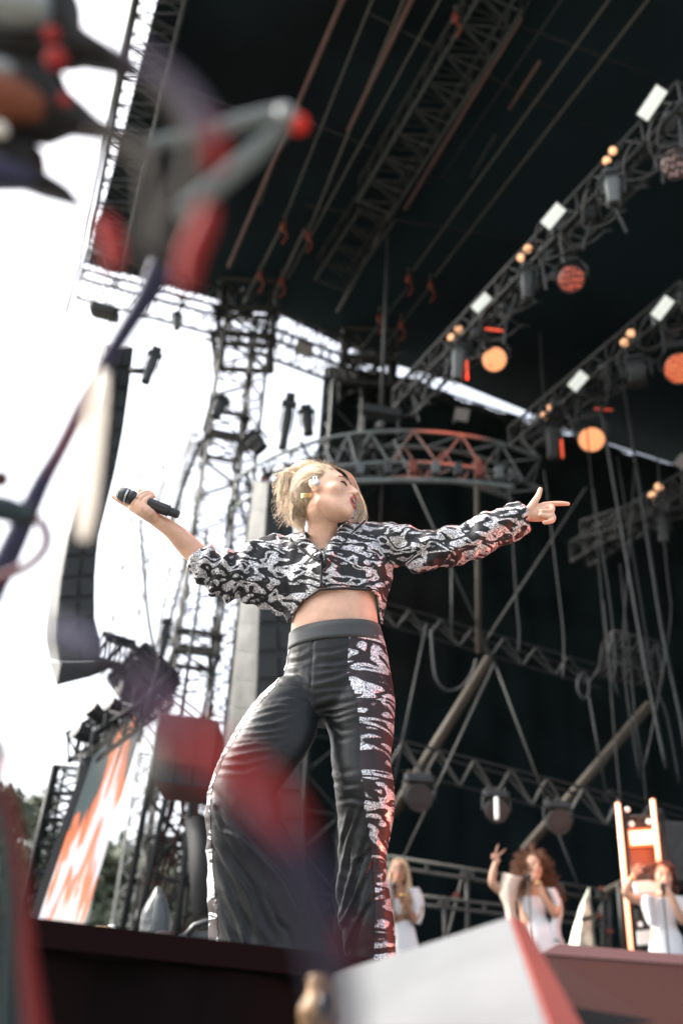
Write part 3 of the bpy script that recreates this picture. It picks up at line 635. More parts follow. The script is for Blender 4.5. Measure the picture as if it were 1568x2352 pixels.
# hanging lights on the left (silhouettes against the sky)
def hanger(px, py, Y, w, h, lean, label, m='black', drop=None):
    t = mover(px, py, 0, w, h, label, m=m, lean=lean, Y=Y)
    if drop:
        c = aY(px, py, Y); q = aY(drop[0], drop[1], Y); MB().tube([c+Vector((0, 0, .1)), q], .015, 5).build('drop_wire', 'alu_mid', t)
c = aY(240, 716, 12); t = thing('hoist_block', 'brown hoist block hanging above the left speaker column', 'hoist', c)
MB().cbox(c, Vector((.22, .05, -.02)), Vector((0, .14, 0)), Vector((0, 0, .085)), .2).build('motor', 'cabinet', t)
MB().tube([c, aY(246, 610, 12)], .012, 5).build('chain', 'red', t); MB().tube([c+Vector((-.1, 0, 0)), c+Vector((-.1, 0, -.6))], .015, 5).build('sling', 'steel', t); MB().tube([c+Vector((.12, 0, 0)), c+Vector((.14, 0, -.6))], .015, 5).build('sling', 'steel', t)
hanger(406, 742, 12.5, 20, 34, -.1, 'small pale lamp hanging from the left eave truss', 'housing_l', (412, 705))
hanger(343, 850, 9, 26, 74, .12, 'dark moving light sticking out from the top of the left speaker column', 'housing')
cable([aY(298, 850, 9), aY(334, 853, 9)], .04, 'black', 'short black arm between the left speaker column and its lamp', 'arm', 'bracket')
hanger(500, 942, 11.2, 30, 44, .2, 'dark lamp mounted high inside the tall lattice tower', 'housing')
hanger(655, 985, 12, 26, 110, .05, 'dark upright lamp standing on the far left of the curved truss', 'housing')
hanger(590, 1022, 11.5, 46, 34, -.9, 'dark box lamp on the left tip of the curved truss', 'black')
hanger(706, 975, 12.3, 30, 56, -.15, 'dark lamp hanging in the right corner of the white opening', 'black')
hanger(378, 1455, 10, 22, 40, .1, 'dark lamp halfway up on the left of the tall tower', 'black')
hanger(374, 1490, 10, 20, 44, .1, 'lower dark lamp clamped beneath another on the tall tower', 'black')

# ------------------------------------------------------------------ speaker columns
def array(name, label, rows, Y, side_frac, group=None, th=.5, mside='cab_side'):
    # rows: (y, xl, xr); side face is the left side_frac of the width, going back in depth
    t = thing(name, label, 'speaker column', aY(rows[-1][1], rows[-1][0], Y))
    for i in range(len(rows)-1):
        (y0, a0, b0), (y1, a1, b1) = rows[i], rows[i+1]
        s0 = a0+(b0-a0)*side_frac; s1 = a1+(b1-a1)*side_frac
        g = .985
        F = [aY(s0, y0, Y), aY(b0, y0-3, Y+.25), aY(b1, y1-3, Y+.25), aY(s1, y1, Y)]
        Bk = [aY(a0, y0-6, Y+th), None, None, aY(a1, y1-6, Y+th)]
        bk1 = F[1]+(Bk[0]-F[0]); bk2 = F[2]+(Bk[3]-F[3])
        pts = [F[0], F[1], F[2], F[3], Bk[0], bk1, bk2, Bk[3]]
        c = sum(pts, Vector())/8; pts = [c+(p-c)*g for p in pts]
        bx = MB(); bx.add(pts, [(0, 3, 2, 1), (4, 5, 6, 7), (1, 2, 6, 5), (0, 1, 5, 4), (3, 7, 6, 2)]); bx.add([pts[0], pts[3], pts[7], pts[4]], [(0, 1, 2, 3)])
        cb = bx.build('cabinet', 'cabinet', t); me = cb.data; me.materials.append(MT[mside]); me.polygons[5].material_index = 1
        q = [pts[k] for k in range(4)]; fo = (q[1]-q[0]).cross(q[3]-q[0]).normalized()
        if fo.y > 0: fo = -fo
        def at(u, v): return q[0].lerp(q[1], u).lerp(q[3].lerp(q[2], u), v)
        gr = MB().prism([at(.04, .1), at(.46, .1), at(.46, .9), at(.04, .9)], fo*.02); gr.prism([at(.54, .1), at(.96, .1), at(.96, .9), at(.54, .9)], fo*.02); gr.build('grille', 'cab_grille', cb)
        pl = MB(); pl.prism([at(.47, .2), at(.53, .2), at(.53, .8), at(.47, .8)], fo*.035); pl.build('horn', 'blackmatte', cb)
    return t
def interp(keys, n):
    ys = [k[0] for k in keys]; out = []
    for i in range(n+1):
        y = ys[0]+(ys[-1]-ys[0])*i/n; out.append((y, float(np.interp(y, ys, [k[1] for k in keys])), float(np.interp(y, ys, [k[2] for k in keys]))))
    return out
k1 = [(800, 236, 308), (900, 222, 296), (1000, 203, 282), (1100, 182, 262), (1160, 163, 246), (1237, 139, 226), (1330, 120, 219), (1420, 108, 218), (1480, 106, 229), (1520, 112, 232)]
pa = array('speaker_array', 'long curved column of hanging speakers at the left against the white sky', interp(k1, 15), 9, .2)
q = [aY(112, 1520, 9.3), aY(140, 1520, 9), aY(232, 1517, 9.25), aY(130, 1575, 9.0), aY(206, 1556, 9.25)]
mb = MB(); mb.add([q[1], q[2], q[4], q[3], q[0], q[2]+Vector((0, .5, .1))], [(0, 3, 2, 1), (4, 3, 0), (1, 2, 5), (2, 3, 4, 5), (0, 1, 5, 4)]); mb.build('bottom_wedge', 'cabinet', pa)
k2 = [(1110, 583, 672), (1230, 568, 676), (1400, 550, 672), (1560, 533, 690), (1700, 519, 690), (1830, 506, 695), (2150, 486, 705)]
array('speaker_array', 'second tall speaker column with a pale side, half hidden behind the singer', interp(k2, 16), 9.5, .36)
# frame under PA1 (small lattice reaching right)
truss('short lattice arm beside the foot of the left speaker column', aY(228, 1488, 9.8), aY(300, 1510, 9.8), .18, .28, n=4, m='alu_mid', rc=.03)

# ------------------------------------------------------------------ LED screen
S1, S2, S3, S4 = aY(344, 1609, 11.5), aY(211, 1740, 9.6), aY(72, 2150, 9.2), aY(178, 2165, 11.0)
st = thing('led_screen', 'tilted outdoor video screen showing orange and white flames on grey', 'screen', (S3+S4)/2)
nr = (S1-S2).cross(S3-S2).normalized()
if nr.dot(CAM-S1) < 0: nr = -nr
mb = MB(); mb.prism([S1, S2, S3, S4], -nr*.07); mb.build('cabinet', 'blackmatte', st)
mb = MB(); mb.add([p+nr*.01 for p in (S2, S1, S4, S3)], [(0, 1, 2, 3)]); o = mb.build('display', 'screen', st)
uvl = o.data.uv_layers.new(name='UVMap')
for li, uv in zip(range(4), ((0, 1), (1, 1), (1, 0), (0, 0))): uvl.data[li].uv = uv
truss('dark lattice frame standing left of the video screen', aY(160, 1765, 10.2), aY(78, 2140, 10.2), .12, .3, n=12, m='alu_dark', rc=.03, u=(1, 0, 0))
cable([aY(74, 2140, 10.4), aY(150, 1760, 10.4)], .02, 'alu_mid', 'slanted pipe along the left edge of the video screen frame', 'frame_pipe', 'pipe')
# row of small spots on the slanting top of the screen
for i in range(7):
    f = i/6; p = S2.lerp(S1, f)+Vector((-.1, 0, .22+.1*math.sin(i*2.)))
    t = thing('spot_light', 'small dark spotlight on the video screen top, ' + ['lowest at the left end', 'second from the low left end', 'third from the low left end', 'middle one of seven', 'third from the high right end', 'second from the high right end', 'highest at the right end'][i], 'spotlight', p, 'spotlights on top of the video screen')
    d = Vector((-.6, -.5, .2+.3*math.sin(i))).normalized(); r2 = d.cross(Vector((0, 0, 1))).normalized(); u2 = r2.cross(d)
    MB().loft([ell_ring(p-d*.13, r2*.05, u2*.05, 14), ell_ring(p, r2*.08, u2*.08, 14), ell_ring(p+d*.13, r2*.095, u2*.095, 14)]).build('housing', 'black', t)
    MB().loft([ell_ring(p+d*.132, r2*.08, u2*.08, 14), ell_ring(p+d*.14, r2*.04, u2*.04, 14)]).build('lens', 'housing', t)
    MB().tube([p+r2*.15, p+r2*.15-Vector((0, 0, .2)), p-r2*.15-Vector((0, 0, .2)), p-r2*.15], .02, 5).tube([p-Vector((0, 0, .2)), p-Vector((0, 0, .45))], .02, 5).build('yoke', 'black', t)
truss('lattice beam lying along the slanted top of the video screen', S2+Vector((-.15, .1, .12)), S1+Vector((.1, .1, .12)), .28, .28, n=12, m='alu_dark', rc=.03)
truss('dark broken-looking lattice block above the video screen corner', aY(290, 1600, 11), aY(372, 1525, 11), .4, .5, n=7, m='alu_dark', rc=.04, rb=.03)

# ------------------------------------------------------------------ tower base region
bx = aY(432, 1725, 8.6); t = thing('equipment_box', 'large dark boxy crate strapped on the tall tower behind the red blur', 'box', bx)
c1, c2, c3, c4 = aY(372, 1638, 8.6), aY(500, 1657, 8.6), aY(478, 1812, 8.6), aY(352, 1795, 8.6)
MB().prism([c1, c2, c3, c4], (0, .7, 0)).build('case', mat('dark red brown box', (.09, .03, .03), .7, noise_amt=.2), t)
MB().prism([c4.lerp(c1, .3)+Vector((0, -.01, 0)), c3.lerp(c2, .3)+Vector((0, -.01, 0)), c3+Vector((0, -.01, 0)), c4+Vector((0, -.01, 0))], (0, -.02, 0)).build('lower_panel', 'blackmatte', t)
for f in (.33, .66):
    MB().prism([c1.lerp(c2, f-.01)+Vector((0, -.03, 0)), c1.lerp(c2, f+.01)+Vector((0, -.03, 0)), c4.lerp(c3, f+.01)+Vector((0, -.03, 0)), c4.lerp(c3, f-.01)+Vector((0, -.03, 0))], (0, -.01, 0)).build('strap', 'black', t)
MB().tube([cA+Vector((0, 0, 0))-Vector((0, 0, cA.z-5.0)), bx+Vector((0, .3, .3))], .03, 5).build('bracket', 'alu_dark', t)
# scaffold posts between screen and singer
for i, (x0, y0, x1, y1, lab) in enumerate(((372, 1640, 268, 2165, 'outermost'), (388, 1800, 300, 2165, 'second'), (440, 1815, 398, 2175, 'third'))):
    cable([aY(x1, y1+40, 10), aY(x0, y0, 10)], .035, 'alu_mid', lab+' slanted steel post between the video screen and the singer', 'scaffold_post', 'post')
for i, (x0, y0, x1, y1) in enumerate(((395, 1830, 330, 2160), (345, 2010, 460, 2040), (350, 1990, 440, 1900), (340, 1830, 440, 1960), (330, 2165, 440, 2000), (430, 1960, 475, 1950), (420, 2110, 480, 2078))):
    cable([aY(x0, y0, 10.2), aY(x1, y1, 10.2)], .022, 'alu_mid', ['upright', 'nearly level', 'steep', 'long crossing', 'rising', 'upper short', 'lower short pale'][i]+' scaffold tube among the posts left of the trousers', 'scaffold_tube', 'scaffold tube')
mb = MB(); hub = aY(400, 2010, 10.4)
for k in range(90):
    a = hub+Vector((random.uniform(-.25, .25), random.uniform(-.3, .3), random.uniform(-.9, 1.1))); mb.tube([a, a+Vector((random.uniform(-.1, .1), 0, random.uniform(-.5, .5)))], random.uniform(.01, .02), 5)
o = mb.build('cable_bundle', mat('rusty dark cables', (.07, .035, .03), .8), loc=hub); o['label'] = 'dark reddish bundle of cables hanging inside the scaffold left of the trousers'; o['category'] = 'cable'; o['kind'] = 'stuff'
cable([aY(462, 1880, 9), aY(478, 2100, 9)], .14, 'blackmatte', 'dark upright post just left of the trouser leg', 'dark_post', 'post')
# plastic-wrapped lamp
w0 = aZ(345, 2150, 1.72); Yw = 6.5; t = thing('wrapped_lamp', 'lamp wrapped in clear wrinkled plastic standing on the stage edge', 'lamp', aY(345, 2170, Yw))
prof = [(2190, 318, 400), (2150, 320, 398), (2110, 325, 392), (2080, 336, 384), (2058, 344, 376), (2044, 350, 368), (2036, 355, 362)]
rg = [pxring((l, y), (r, y), Yw, .9, 24) for (y, l, r) in prof]; mb = MB(); mb.loft(resample(rg, 3))
mb.v = [tuple(Vector(v)+Vector((1, 1, 0))*.02*noise.noise(Vector(v)*9)) for v in mb.v]; mb.build('plastic_cover', 'plasticwrap', t, smooth=True)
rg = [pxring((l, y), (r, y), Yw, .8, 20) for (y, l, r) in ((2150, 352, 386), (2110, 348, 388), (2070, 354, 380), (2055, 360, 372))]; MB().loft(rg).build('lamp_head', 'housing', t, smooth=True)
rg = [pxring((l, y), (r, y), Yw, .8, 20) for (y, l, r) in ((2200, 350, 402), (2160, 350, 404), (2140, 356, 398))]; MB().loft(rg).build('base', mat('brown red case', (.1, .04, .035), .6), t)
# grey road case by the trousers
t = thing('road_case', 'light grey road case with a black handle beside the trouser hem', 'case', aY(440, 2190, 6))
q = [aY(395, 2185, 6), aY(402, 2155, 6), aY(425, 2140, 6), aY(490, 2138, 6), aY(492, 2200, 6), aY(400, 2195, 6)]
MB().prism(q, (0, .5, 0)).build('body', 'housing_l', t)
MB().prism([p+Vector((0, -.01, 0)) for p in (aY(405, 2165, 6), aY(480, 2150, 6), aY(484, 2160, 6), aY(405, 2176, 6))], (0, -.02, 0)).build('lid_trim', 'steel', t)
MB().tube([aY(428, 2150, 5.97), aY(446, 2128, 5.97), aY(476, 2118, 5.97), aY(488, 2120, 5.97)], .02, 6).build('handle', 'black', t, smooth=True)
MB().ball(aY(400, 2170, 5.97), .035, n=10).build('wheel', 'black', t, smooth=True)
o = MB().cbox(aY(236, 2150, 6), Vector((.06, 0, 0)), Vector((0, .06, 0)), Vector((0, 0, .045)), .4).build('floor_lamp', 'brass'); o['label'] = 'small brown dome lamp on the stage edge below the video screen'; o['category'] = 'lamp'
cable([aY(258, 2160, 6), aY(256, 2125, 6)], .02, 'white_cloth', 'short white post beside the small dome lamp', 'marker_post', 'post')

# ------------------------------------------------------------------ trees, far left
def tree(cx, y_top, x_w, Y, label, seed, nleaf=9000):
    rr = random.Random(seed); top = aY(cx, y_top, Y); base = Vector((top.x, top.y, 0)); Hh = top.z; w = x_w/ppm(top)/2
    t = thing('tree', label, 'tree', base, 'trees beyond the stage on the left')
    mb = MB(); mb.tube([base, base+Vector((.1, 0, Hh*.35)), base+Vector((0, 0, Hh*.7))], [w*.09, w*.06, w*.02], 8)
    for k in range(9):
        a = rr.uniform(0, 6.28); z0 = Hh*rr.uniform(.3, .6); mb.tube([base+Vector((0, 0, z0)), base+Vector((math.cos(a)*w*.7, math.sin(a)*w*.7, z0+Hh*.2))], [w*.03, w*.008], 5)
    mb.build('trunk', 'bark', t)
    clumps = []
    for k in range(60):
        a = rr.uniform(0, 6.28); z = rr.uniform(.12, .97); rad = w*(math.sin(math.pi*min(1, z*.9+.1)))**.6*rr.uniform(.2, .95)
        clumps.append((base+Vector((math.cos(a)*rad, math.sin(a)*rad, Hh*z)), w*rr.uniform(.25, .5)))
    mb = MB()
    for k in range(nleaf):
        c, r = rr.choice(clumps); v = Vector((rr.gauss(0, 1), rr.gauss(0, 1), rr.gauss(0, .8))); p = c+v.normalized()*r*rr.random()**.4
        s = w*.075*rr.uniform(.6, 1.5); a = Vector((rr.gauss(0, 1), rr.gauss(0, 1), rr.gauss(0, 1))).normalized()*s; b = a.orthogonal().normalized()*s*.7
        mb.add([p-a, p+b, p+a, p-b], [(0, 1, 2, 3)])
    mb.build('crown', 'leaf', t)
tree(20, 1808, 190, 30, 'dark green tree at the far left edge, nearest to the picture edge', 1)
tree(100, 1822, 170, 34, 'rounded green tree just right of the one at the left edge', 2)
tree(265, 1950, 220, 60, 'pale tree visible between the video screen and the scaffold', 3, 7000)
tree(205, 2010, 200, 52, 'low pale tree directly behind the video screen', 5, 7000)
tree(360, 1930, 200, 60, 'pale tree behind the scaffold posts', 4, 7000)
tree(455, 1960, 200, 62, 'pale tree just left of the trouser leg, behind the post', 6, 7000)

# ------------------------------------------------------------------ back of the stage
def bar(x0, y0, x1, y1, Y, wpx, m, label, name='beam', cat='beam', group=None, Y2=None):
    p, q = aY(x0, y0, Y), aY(x1, y1, Y2 or Y); r = wpx/2/ppm((p+q)/2); return cable([p, q], r, m, label, name, cat, group, n=8)
bar(1095, 1060, 1099, 1500, 11.6, 13, 'tan', 'upright tan pole below the curved truss', 'pole', 'pole')
bar(1124, 1512, 900, 1872, 11.8, 24, 'tan', 'thick tan beam slanting down from the pole foot towards the trousers')
bar(1492, 1618, 1205, 1955, 12, 24, 'tan', 'second thick tan beam slanting down behind the middle backing singer')
bar(1568, 1960, 1390, 2050, 12, 18, 'tan', 'short tan beam near the right end of the railing')
ST = [(905, 1010, 1139, 1531, 'left stay rod meeting at the pole foot, crossing under the sleeve'), (1139, 1531, 1264, 1868, 'stay rod running down right from the pole foot'), (1345, 1120, 1118, 1468, 'stay rod rising right from the pole foot'),
      (1137, 1520, 926, 1972, 'long stay rod running down left from the pole foot'), (979, 1434, 898, 1830, 'steep rod close to the trouser panel'), (1351, 1593, 1390, 1815, 'hanging cable below the small loop'),
      (1264, 1868, 1345, 2080, 'stay rod reaching down to the railing'), (1037, 1270, 1037, 1470, 'dim thin cable left of the pole')]
for x0, y0, x1, y1, lab in ST: bar(x0, y0, x1, y1, 11.4, 5, 'steel' if 'pole foot' in lab and 'meeting' not in lab else 'alu_mid', lab, 'stay_rod', 'rod')
cable([aY(x, y, 11.2) for x, y in ((990, 1447), (995, 1520), (1003, 1562), (1028, 1587), (1063, 1576), (1085, 1545), (1094, 1514))], .02, 'alu_mid', 'drooping loop of grey cable left of the pole foot', k=5)
cable([aY(x, y, 11.2) for x, y in ((1340, 1545), (1328, 1560), (1327, 1585), (1340, 1605), (1352, 1590), (1350, 1560), (1340, 1545))], .016, 'alu_mid', 'small closed loop of cable right of the pole', k=4)
HC = [(1423, 1194, 1445, 1323, 1485, 1549, 1529, 1765), (1388, 1300, 1400, 1380, 1410, 1480, 1412, 1560), (1490, 1260, 1520, 1450, 1560, 1640, 1580, 1750), (1360, 1130, 1375, 1300, 1395, 1500, 1420, 1600),
      (1276, 1300, 1288, 1400, 1295, 1480, 1292, 1560), (1440, 1330, 1432, 1450, 1440, 1600, 1470, 1790), (1530, 1300, 1540, 1420, 1512, 1600, 1480, 1760), (1240, 760, 1244, 860, 1250, 930, 1252, 960),
      (1474, 1400, 1500, 1560, 1530, 1640, 1560, 1800), (1180, 1290, 1186, 1380, 1192, 1450, 1190, 1500), (1404, 1600, 1412, 1700, 1420, 1790, 1424, 1830), (1450, 1560, 1462, 1680, 1476, 1760, 1484, 1850)]
HL = ['thick cable sweeping down from the third lamp bar to the light ladder', 'pale cable straight down right of the tan pole', 'thick cable nearest the right edge, sweeping down', 'thin cable behind the third lamp bar left end', 'short cable hanging right of the pointing hand', 'thin cable left of the thick sweeping cable', 'thin cable crossing leftwards behind the thick one', 'wire hanging from the nearer lamp bar to the second', 'thin cable between the two thick sweeping cables', 'short cable just right of the stay rods', 'short cable ending at the zigzag truss, left of the light ladder', 'short cable ending right above the light ladder']
for i, h in enumerate(HC):
    if i != 7: h = (h[0]-(h[2]-h[0])*(.9 if i == 3 else 2.2), h[1]-(h[3]-h[1])*(.9 if i == 3 else 2.2), h[0], h[1])+tuple(h[2:])
    p = [aY(h[k], h[k+1], 11+.3*(i % 4)) for k in range(0, len(h), 2)]
    cable(p, .012 if i not in (0, 2) else .022, 'alu_mid' if i in (0, 2, 1) else 'alu_dark', HL[i], 'hanging_cable', 'cable', 'cables hanging in the dark right half', k=4)
def zig(label, P, Q, Y, hpx, nb, mz, mc, r=.016):
    p, q = aY(*P, Y), aY(*Q, Y); hh = hpx/ppm(p); t = thing('zigzag_truss', label, 'truss', p)
    dn = Vector((0, .12, -hh))
    MB().tube([p, q], r, 6).build('chord', mc, t); MB().tube([p+Vector((0, .3, 0)), q+Vector((0, .3, 0))], r, 6).build('chord', mc, t); MB().tube([p+dn, q+dn], r*.8, 6).build('chord', mc, t)
    mb = MB(); mb2 = MB()
    for k in range(nb):
        a, b, c = p.lerp(q, k/nb), p.lerp(q, (k+.62)/nb)+dn, p.lerp(q, (k+1)/nb); mb.tube([a, b], r, 6); mb.tube([b, c], r, 6); o = Vector((0, .3, 0)); mb2.tube([a+o, b], r*.7, 5); mb2.tube([b, c+o], r*.7, 5); mb2.tube([a, a+o], r*.7, 5)
    mb.build('bracing', mz, t); mb2.build('bracing', mc, t); return t
zig('dim zigzag truss level with the waistband, right of the singer', (870, 1380), (1380, 1530), 12.4, 44, 7, 'alu_mid', 'alu_dark', .014)
zig('zigzag truss carrying dark lamps above the backing singers', (845, 1682), (1425, 1832), 11.6, 62, 7, 'steel', 'alu_dark', .017)
zig('dim zigzag truss behind the light ladder at the right edge', (1400, 1815), (1600, 1870), 12.2, 60, 2, 'alu_mid', 'alu_dark')
truss('dark round-shouldered frame hanging at the right, above the light ladder', aY(1390, 1500, 12.2), aY(1510, 1530, 12.2), .5, .45, n=6, m='alu_dark', rc=.03, rb=.02)
def lowlamp(px, py, rpx, label, strip=False):
    Y = 11.2; c = aY(px, py, Y); s = 1/ppm(c); t = thing('hanging_light', label, 'stage light', c); r = rpx*s
    d = (Vector((c.x+.5, 3, 1.5))-c).normalized(); a = d.cross(Vector((0, 0, 1))).normalized(); b = a.cross(d)
    MB().loft([ell_ring(c-d*r*.9, a*r*.7, b*r*.7, 24), ell_ring(c-d*r*.3, a*r, b*r, 24), ell_ring(c+d*r*.3, a*r*1.05, b*r*1.05, 24)]).build('housing', 'housing', t)
    MB().loft([ell_ring(c+d*r*.302, a*r*.97, b*r*.97, 24), ell_ring(c+d*r*.34, a*r*.4, b*r*.4, 24)]).build('lens', 'wash_off', t)
    MB().tube([c+a*r*1.2, c+a*r*1.25+Vector((0, 0, r*1.1)), c-a*r*1.25+Vector((0, 0, r*1.1)), c-a*r*1.2], r*.12, 6).build('yoke', 'housing', t)
    MB().cbox(c+Vector((0, 0, r*1.5)), a*r*1.1, d*r*.6, Vector((0, 0, r*.25)), .2).build('base', 'black', t)
    for k in (-1, 0, 1): MB().ball(c+Vector((0, 0, r*1.9))+a*r*.8*k, r*.13, n=8).build('clamp', 'steel', t)
    if strip: MB().cbox(aY(px, py-5, Y-.3), Vector((.018, 0, 0)), Vector((0, .03, 0)), Vector((0, 0, .12)), .2).build('side_plate', 'strobe', t)
lowlamp(962, 1832, 30, 'dark dotted round lamp nearest the trouser panel'); lowlamp(1140, 1862, 26, 'dark lamp with a pale side plate above the middle singer', True); lowlamp(1282, 1888, 27, 'dark boxy lamp hanging above the middle singer\'s shoulder')
# railing
rl = thing('railing', 'grey scaffold railing with double rails behind the backing singers', 'railing', aY(1072, 2133, 12))
YR = 12.2
for (x0, y0, x1, y1) in ((880, 1966, 1400, 2048), (880, 1988, 1400, 2070), (880, 2048, 1400, 2110), (880, 2068, 1400, 2130)): MB().tube([aY(x0, y0, YR), aY(x1, y1, YR)], .022, 7).build('rail', 'steel', rl, smooth=True)
for (x, ya, yb) in ((1072, 1998, 2180), (1020, 2060, 2180), (1398, 2045, 2200), (893, 1966, 2160), (1383, 2040, 2190)): MB().tube([aY(x, ya, YR), aY(x+3, yb, YR)], .028, 7).build('post', 'steel', rl, smooth=True)
for (x, y) in ((980, 1985), (1062, 1998), (1084, 2001), (1434-60, 2046), (1290, 2034), (1010, 2064), (1028, 2066), (1112, 2078), (1340, 2102)): MB().box(aY(x, y+8, YR-.03), Vector((.02, 0, 0)), Vector((0, .02, 0)), Vector((0, 0, .055))).build('spacer', 'steel', rl)
for (x0, y0, x1, y1) in ((1062, 2012, 1028, 2150), (1330, 2180, 1392, 2060), (1350, 2070, 1405, 2190)): MB().tube([aY(x0, y0, YR+.1), aY(x1, y1, YR+.1)], .02, 6).build('brace', 'steel', rl)
for (x, y) in ((1048, 2056), (1384, 2042), (1376, 2105), (1400, 2140)): MB().box(aY(x, y, YR-.05), Vector((.035, 0, 0)), Vector((0, .025, 0)), Vector((0, 0, .022))).build('coupler', 'red', rl)
# pale cone
c0 = aY(1338, 2180, 11); t = thing('pennant_cone', 'mirrored pale cone standing between the middle and right backing singers', 'cone', c0)
rg = [pxring((l, y), (r, y), 11, 1, 6) for (y, l, r) in ((2190, 1300, 1372), (2120, 1320, 1362), (2080, 1332, 1357), (2040, 1350, 1354))]
MB().loft(rg).build('cone', mat('pale mirrored cone', (.5, .56, .46), .3, .3, noise_amt=.6, noise_scale=9), t); MB().box(aY(1352, 2108, 10.9), Vector((.08, 0, .02)), Vector((0, .02, 0)), Vector((0, 0, .015))).build('ring', 'steel', t)
# light ladder at the right
YL = 10.2
lt = thing('light_ladder', 'ladder-shaped lamp tower with glowing orange tubes at the right edge', 'lamp tower', aY(1450, 2190, YL))
for (x0, y0, x1, y1) in ((1418, 1846, 1450, 2198), (1498, 1838, 1522, 2080)):
    MB().tube([aY(x1, y1, YL-.1), aY(x0, y0, YL-.1)], 5.0/ppm(aY(x0, y0, YL)), 10).build('light_tube', 'tube', lt, smooth=True)
    MB().tube([aY(x1, y1+2, YL-.04), aY(x0, y0-2, YL-.04)], 9.5/ppm(aY(x0, y0, YL)), 12, flat=.35).build('glare_halo', mat('orange glare halo', (.3, .08, .03), .5, emit=(1, .16, .04), es=.8), lt, smooth=True)  # lens-glare halo around the tube, added as an emissive orange shape
for (x0, y0, x1, y1) in ((1432, 1866, 1460, 2210), (1516, 1858, 1548, 2210), (1421, 2034, 1434, 2200)): MB().tube([aY(x1, y1, YL), aY(x0, y0, YL)], .03, 8).build('post', 'alu_mid', lt, smooth=True)
for y in (1878, 1998): MB().tube([aY(1434+(y-1878)*.09, y, YL), aY(1518+(y-1878)*.09, y-4, YL)], .024, 7).build('rung', 'alu_mid', lt, smooth=True)
def qp(x0, y0, x1, y1, Y, d=.1): return MB().prism([aY(x0, y0+3, Y), aY(x1, y0-1, Y), aY(x1+5, y1-1, Y), aY(x0+5, y1+3, Y)], (0, d, 0))
qp(1445, 1908, 1504, 1938, YL-.03).build('blinder_panel', 'panelhot', lt); qp(1440, 1902, 1508, 1944, YL-.01, .03).build('glare_halo', mat('orange panel glare halo', (.3, .08, .03), .5, emit=(1, .2, .06), es=.9), lt); qp(1442, 1948, 1506, 1994, YL+.05, .03).build('halo_board', mat('board with red halo glow', (.1, .03, .02), .6, emit=(.35, .06, .02), es=.6), lt); qp(1446, 1883, 1500, 1902, YL+.06).build('gear_box', 'cabinet', lt)  # orange halo and reddish lit board: glow put into emission around the panel
qp(1458, 2022, 1514, 2050, YL).build('pale_panel', 'panelpale', lt); qp(1456, 2004, 1510, 2020, YL+.02).build('gear_box', 'housing', lt)
qp(1462, 2110, 1500, 2130, YL).build('gear_box', 'cabinet', lt); qp(1464, 2136, 1510, 2168, YL+.01).build('pale_panel', 'panelpale', lt); qp(1462, 2085, 1530, 2200, YL+.16).build('back_panel', 'black', lt)
for (x, y) in ((1450, 1893), (1489, 1888), (1459, 2006), (1500, 2008), (1470, 2124), (1440, 1860)): MB().ball(aY(x, y, YL-.04), .028, n=8).build('knob', 'strobe', lt, smooth=True)
# speaker behind right singer
sc = aY(1562, 1965, 11); t = thing('speaker_cabinet', 'dark speaker cabinet at the right edge behind the right backing singer', 'speaker', sc)
MB().cbox(sc, Vector((.26, 0, 0)), Vector((0, .2, 0)), Vector((0, 0, .32)), .08).build('case', 'cabinet', t); MB().loft([ell_ring(sc+Vector((0, -.21, -.05)), Vector((.16, 0, 0)), Vector((0, 0, .16)), 24), ell_ring(sc+Vector((0, -.202, -.05)), Vector((.08, 0, 0)), Vector((0, 0, .08)), 24)]).build('cone', 'cab_grille', t)
#@@END2
# ================================================================== LEAD SINGER
YS = 3.0
def smin(a, b, k):
    h = np.clip(.5+.5*(b-a)/k, 0, 1); return b*(1-h)+a*h-k*h*(1-h)
def smax(a, b, k): return -smin(-a, -b, k)
def sd_ell(p, c, r):
    q = (p-np.array(c))/np.array(r); k = np.linalg.norm(q, axis=1); k2 = np.linalg.norm(q/np.array(r), axis=1)+1e-9; return k*(k-1)/k2
def sd_cap(p, a, b, ra, rb):
    a = np.array(a); b = np.array(b); ab = b-a; t = np.clip(((p-a)@ab)/(ab@ab), 0, 1); return np.linalg.norm(p-a-t[:, None]*ab, axis=1)-(ra+(rb-ra)*t)
def head_sdf(p, mouth=1.):
    q = p.copy(); q[:, 0] = np.abs(q[:, 0])
    d = sd_ell(p, (0, -.012, .032), (.073, .094, .084))
    d = smin(d, sd_ell(p, (0, .030, -.012), (.060, .062, .084)), .03)
    d = smin(d, sd_ell(p, (0, .040, -.070), (.046, .046, .040)), .03)
    d = smin(d, sd_cap(q, (.050, .0, -.055), (.012, .078, -.100), .016, .014), .03)
    d = smin(d, sd_ell(p, (0, .086, -.098), (.018, .014, .015)), .018)
    d = smin(d, sd_ell(q, (.046, .056, -.020), (.022, .022, .018)), .025)
    d = smin(d, sd_cap(q, (.006, .088, .036), (.042, .070, .036), .006, .006), .014)
    d = smax(d, -sd_ell(q, (.030, .105, .014), (.019, .018, .013)), .012)
    d = smin(d, sd_ell(q, (.030, .078, .013), (.0145, .0135, .0125)), .004)
    d = smin(d, sd_cap(p, (0, .092, .020), (0, .121, -.022), .0075, .0100), .010)
    d = smin(d, sd_ell(q, (.011, .103, -.026), (.0085, .011, .0085)), .007)
    d = smin(d, sd_ell(p, (0, .088, -.062), (.028, .020, .028)), .014)
    if mouth:
        d = smin(d, sd_ell(p, (0, .104, -.044), (.020, .009, .0065)), .006)
        d = smin(d, sd_ell(p, (0, .100, -.079), (.017, .009, .0065)), .006)
        d = smax(d, -sd_ell(p, (0, .108, -.061), (.0165, .030, .0165)), .003)
    return d
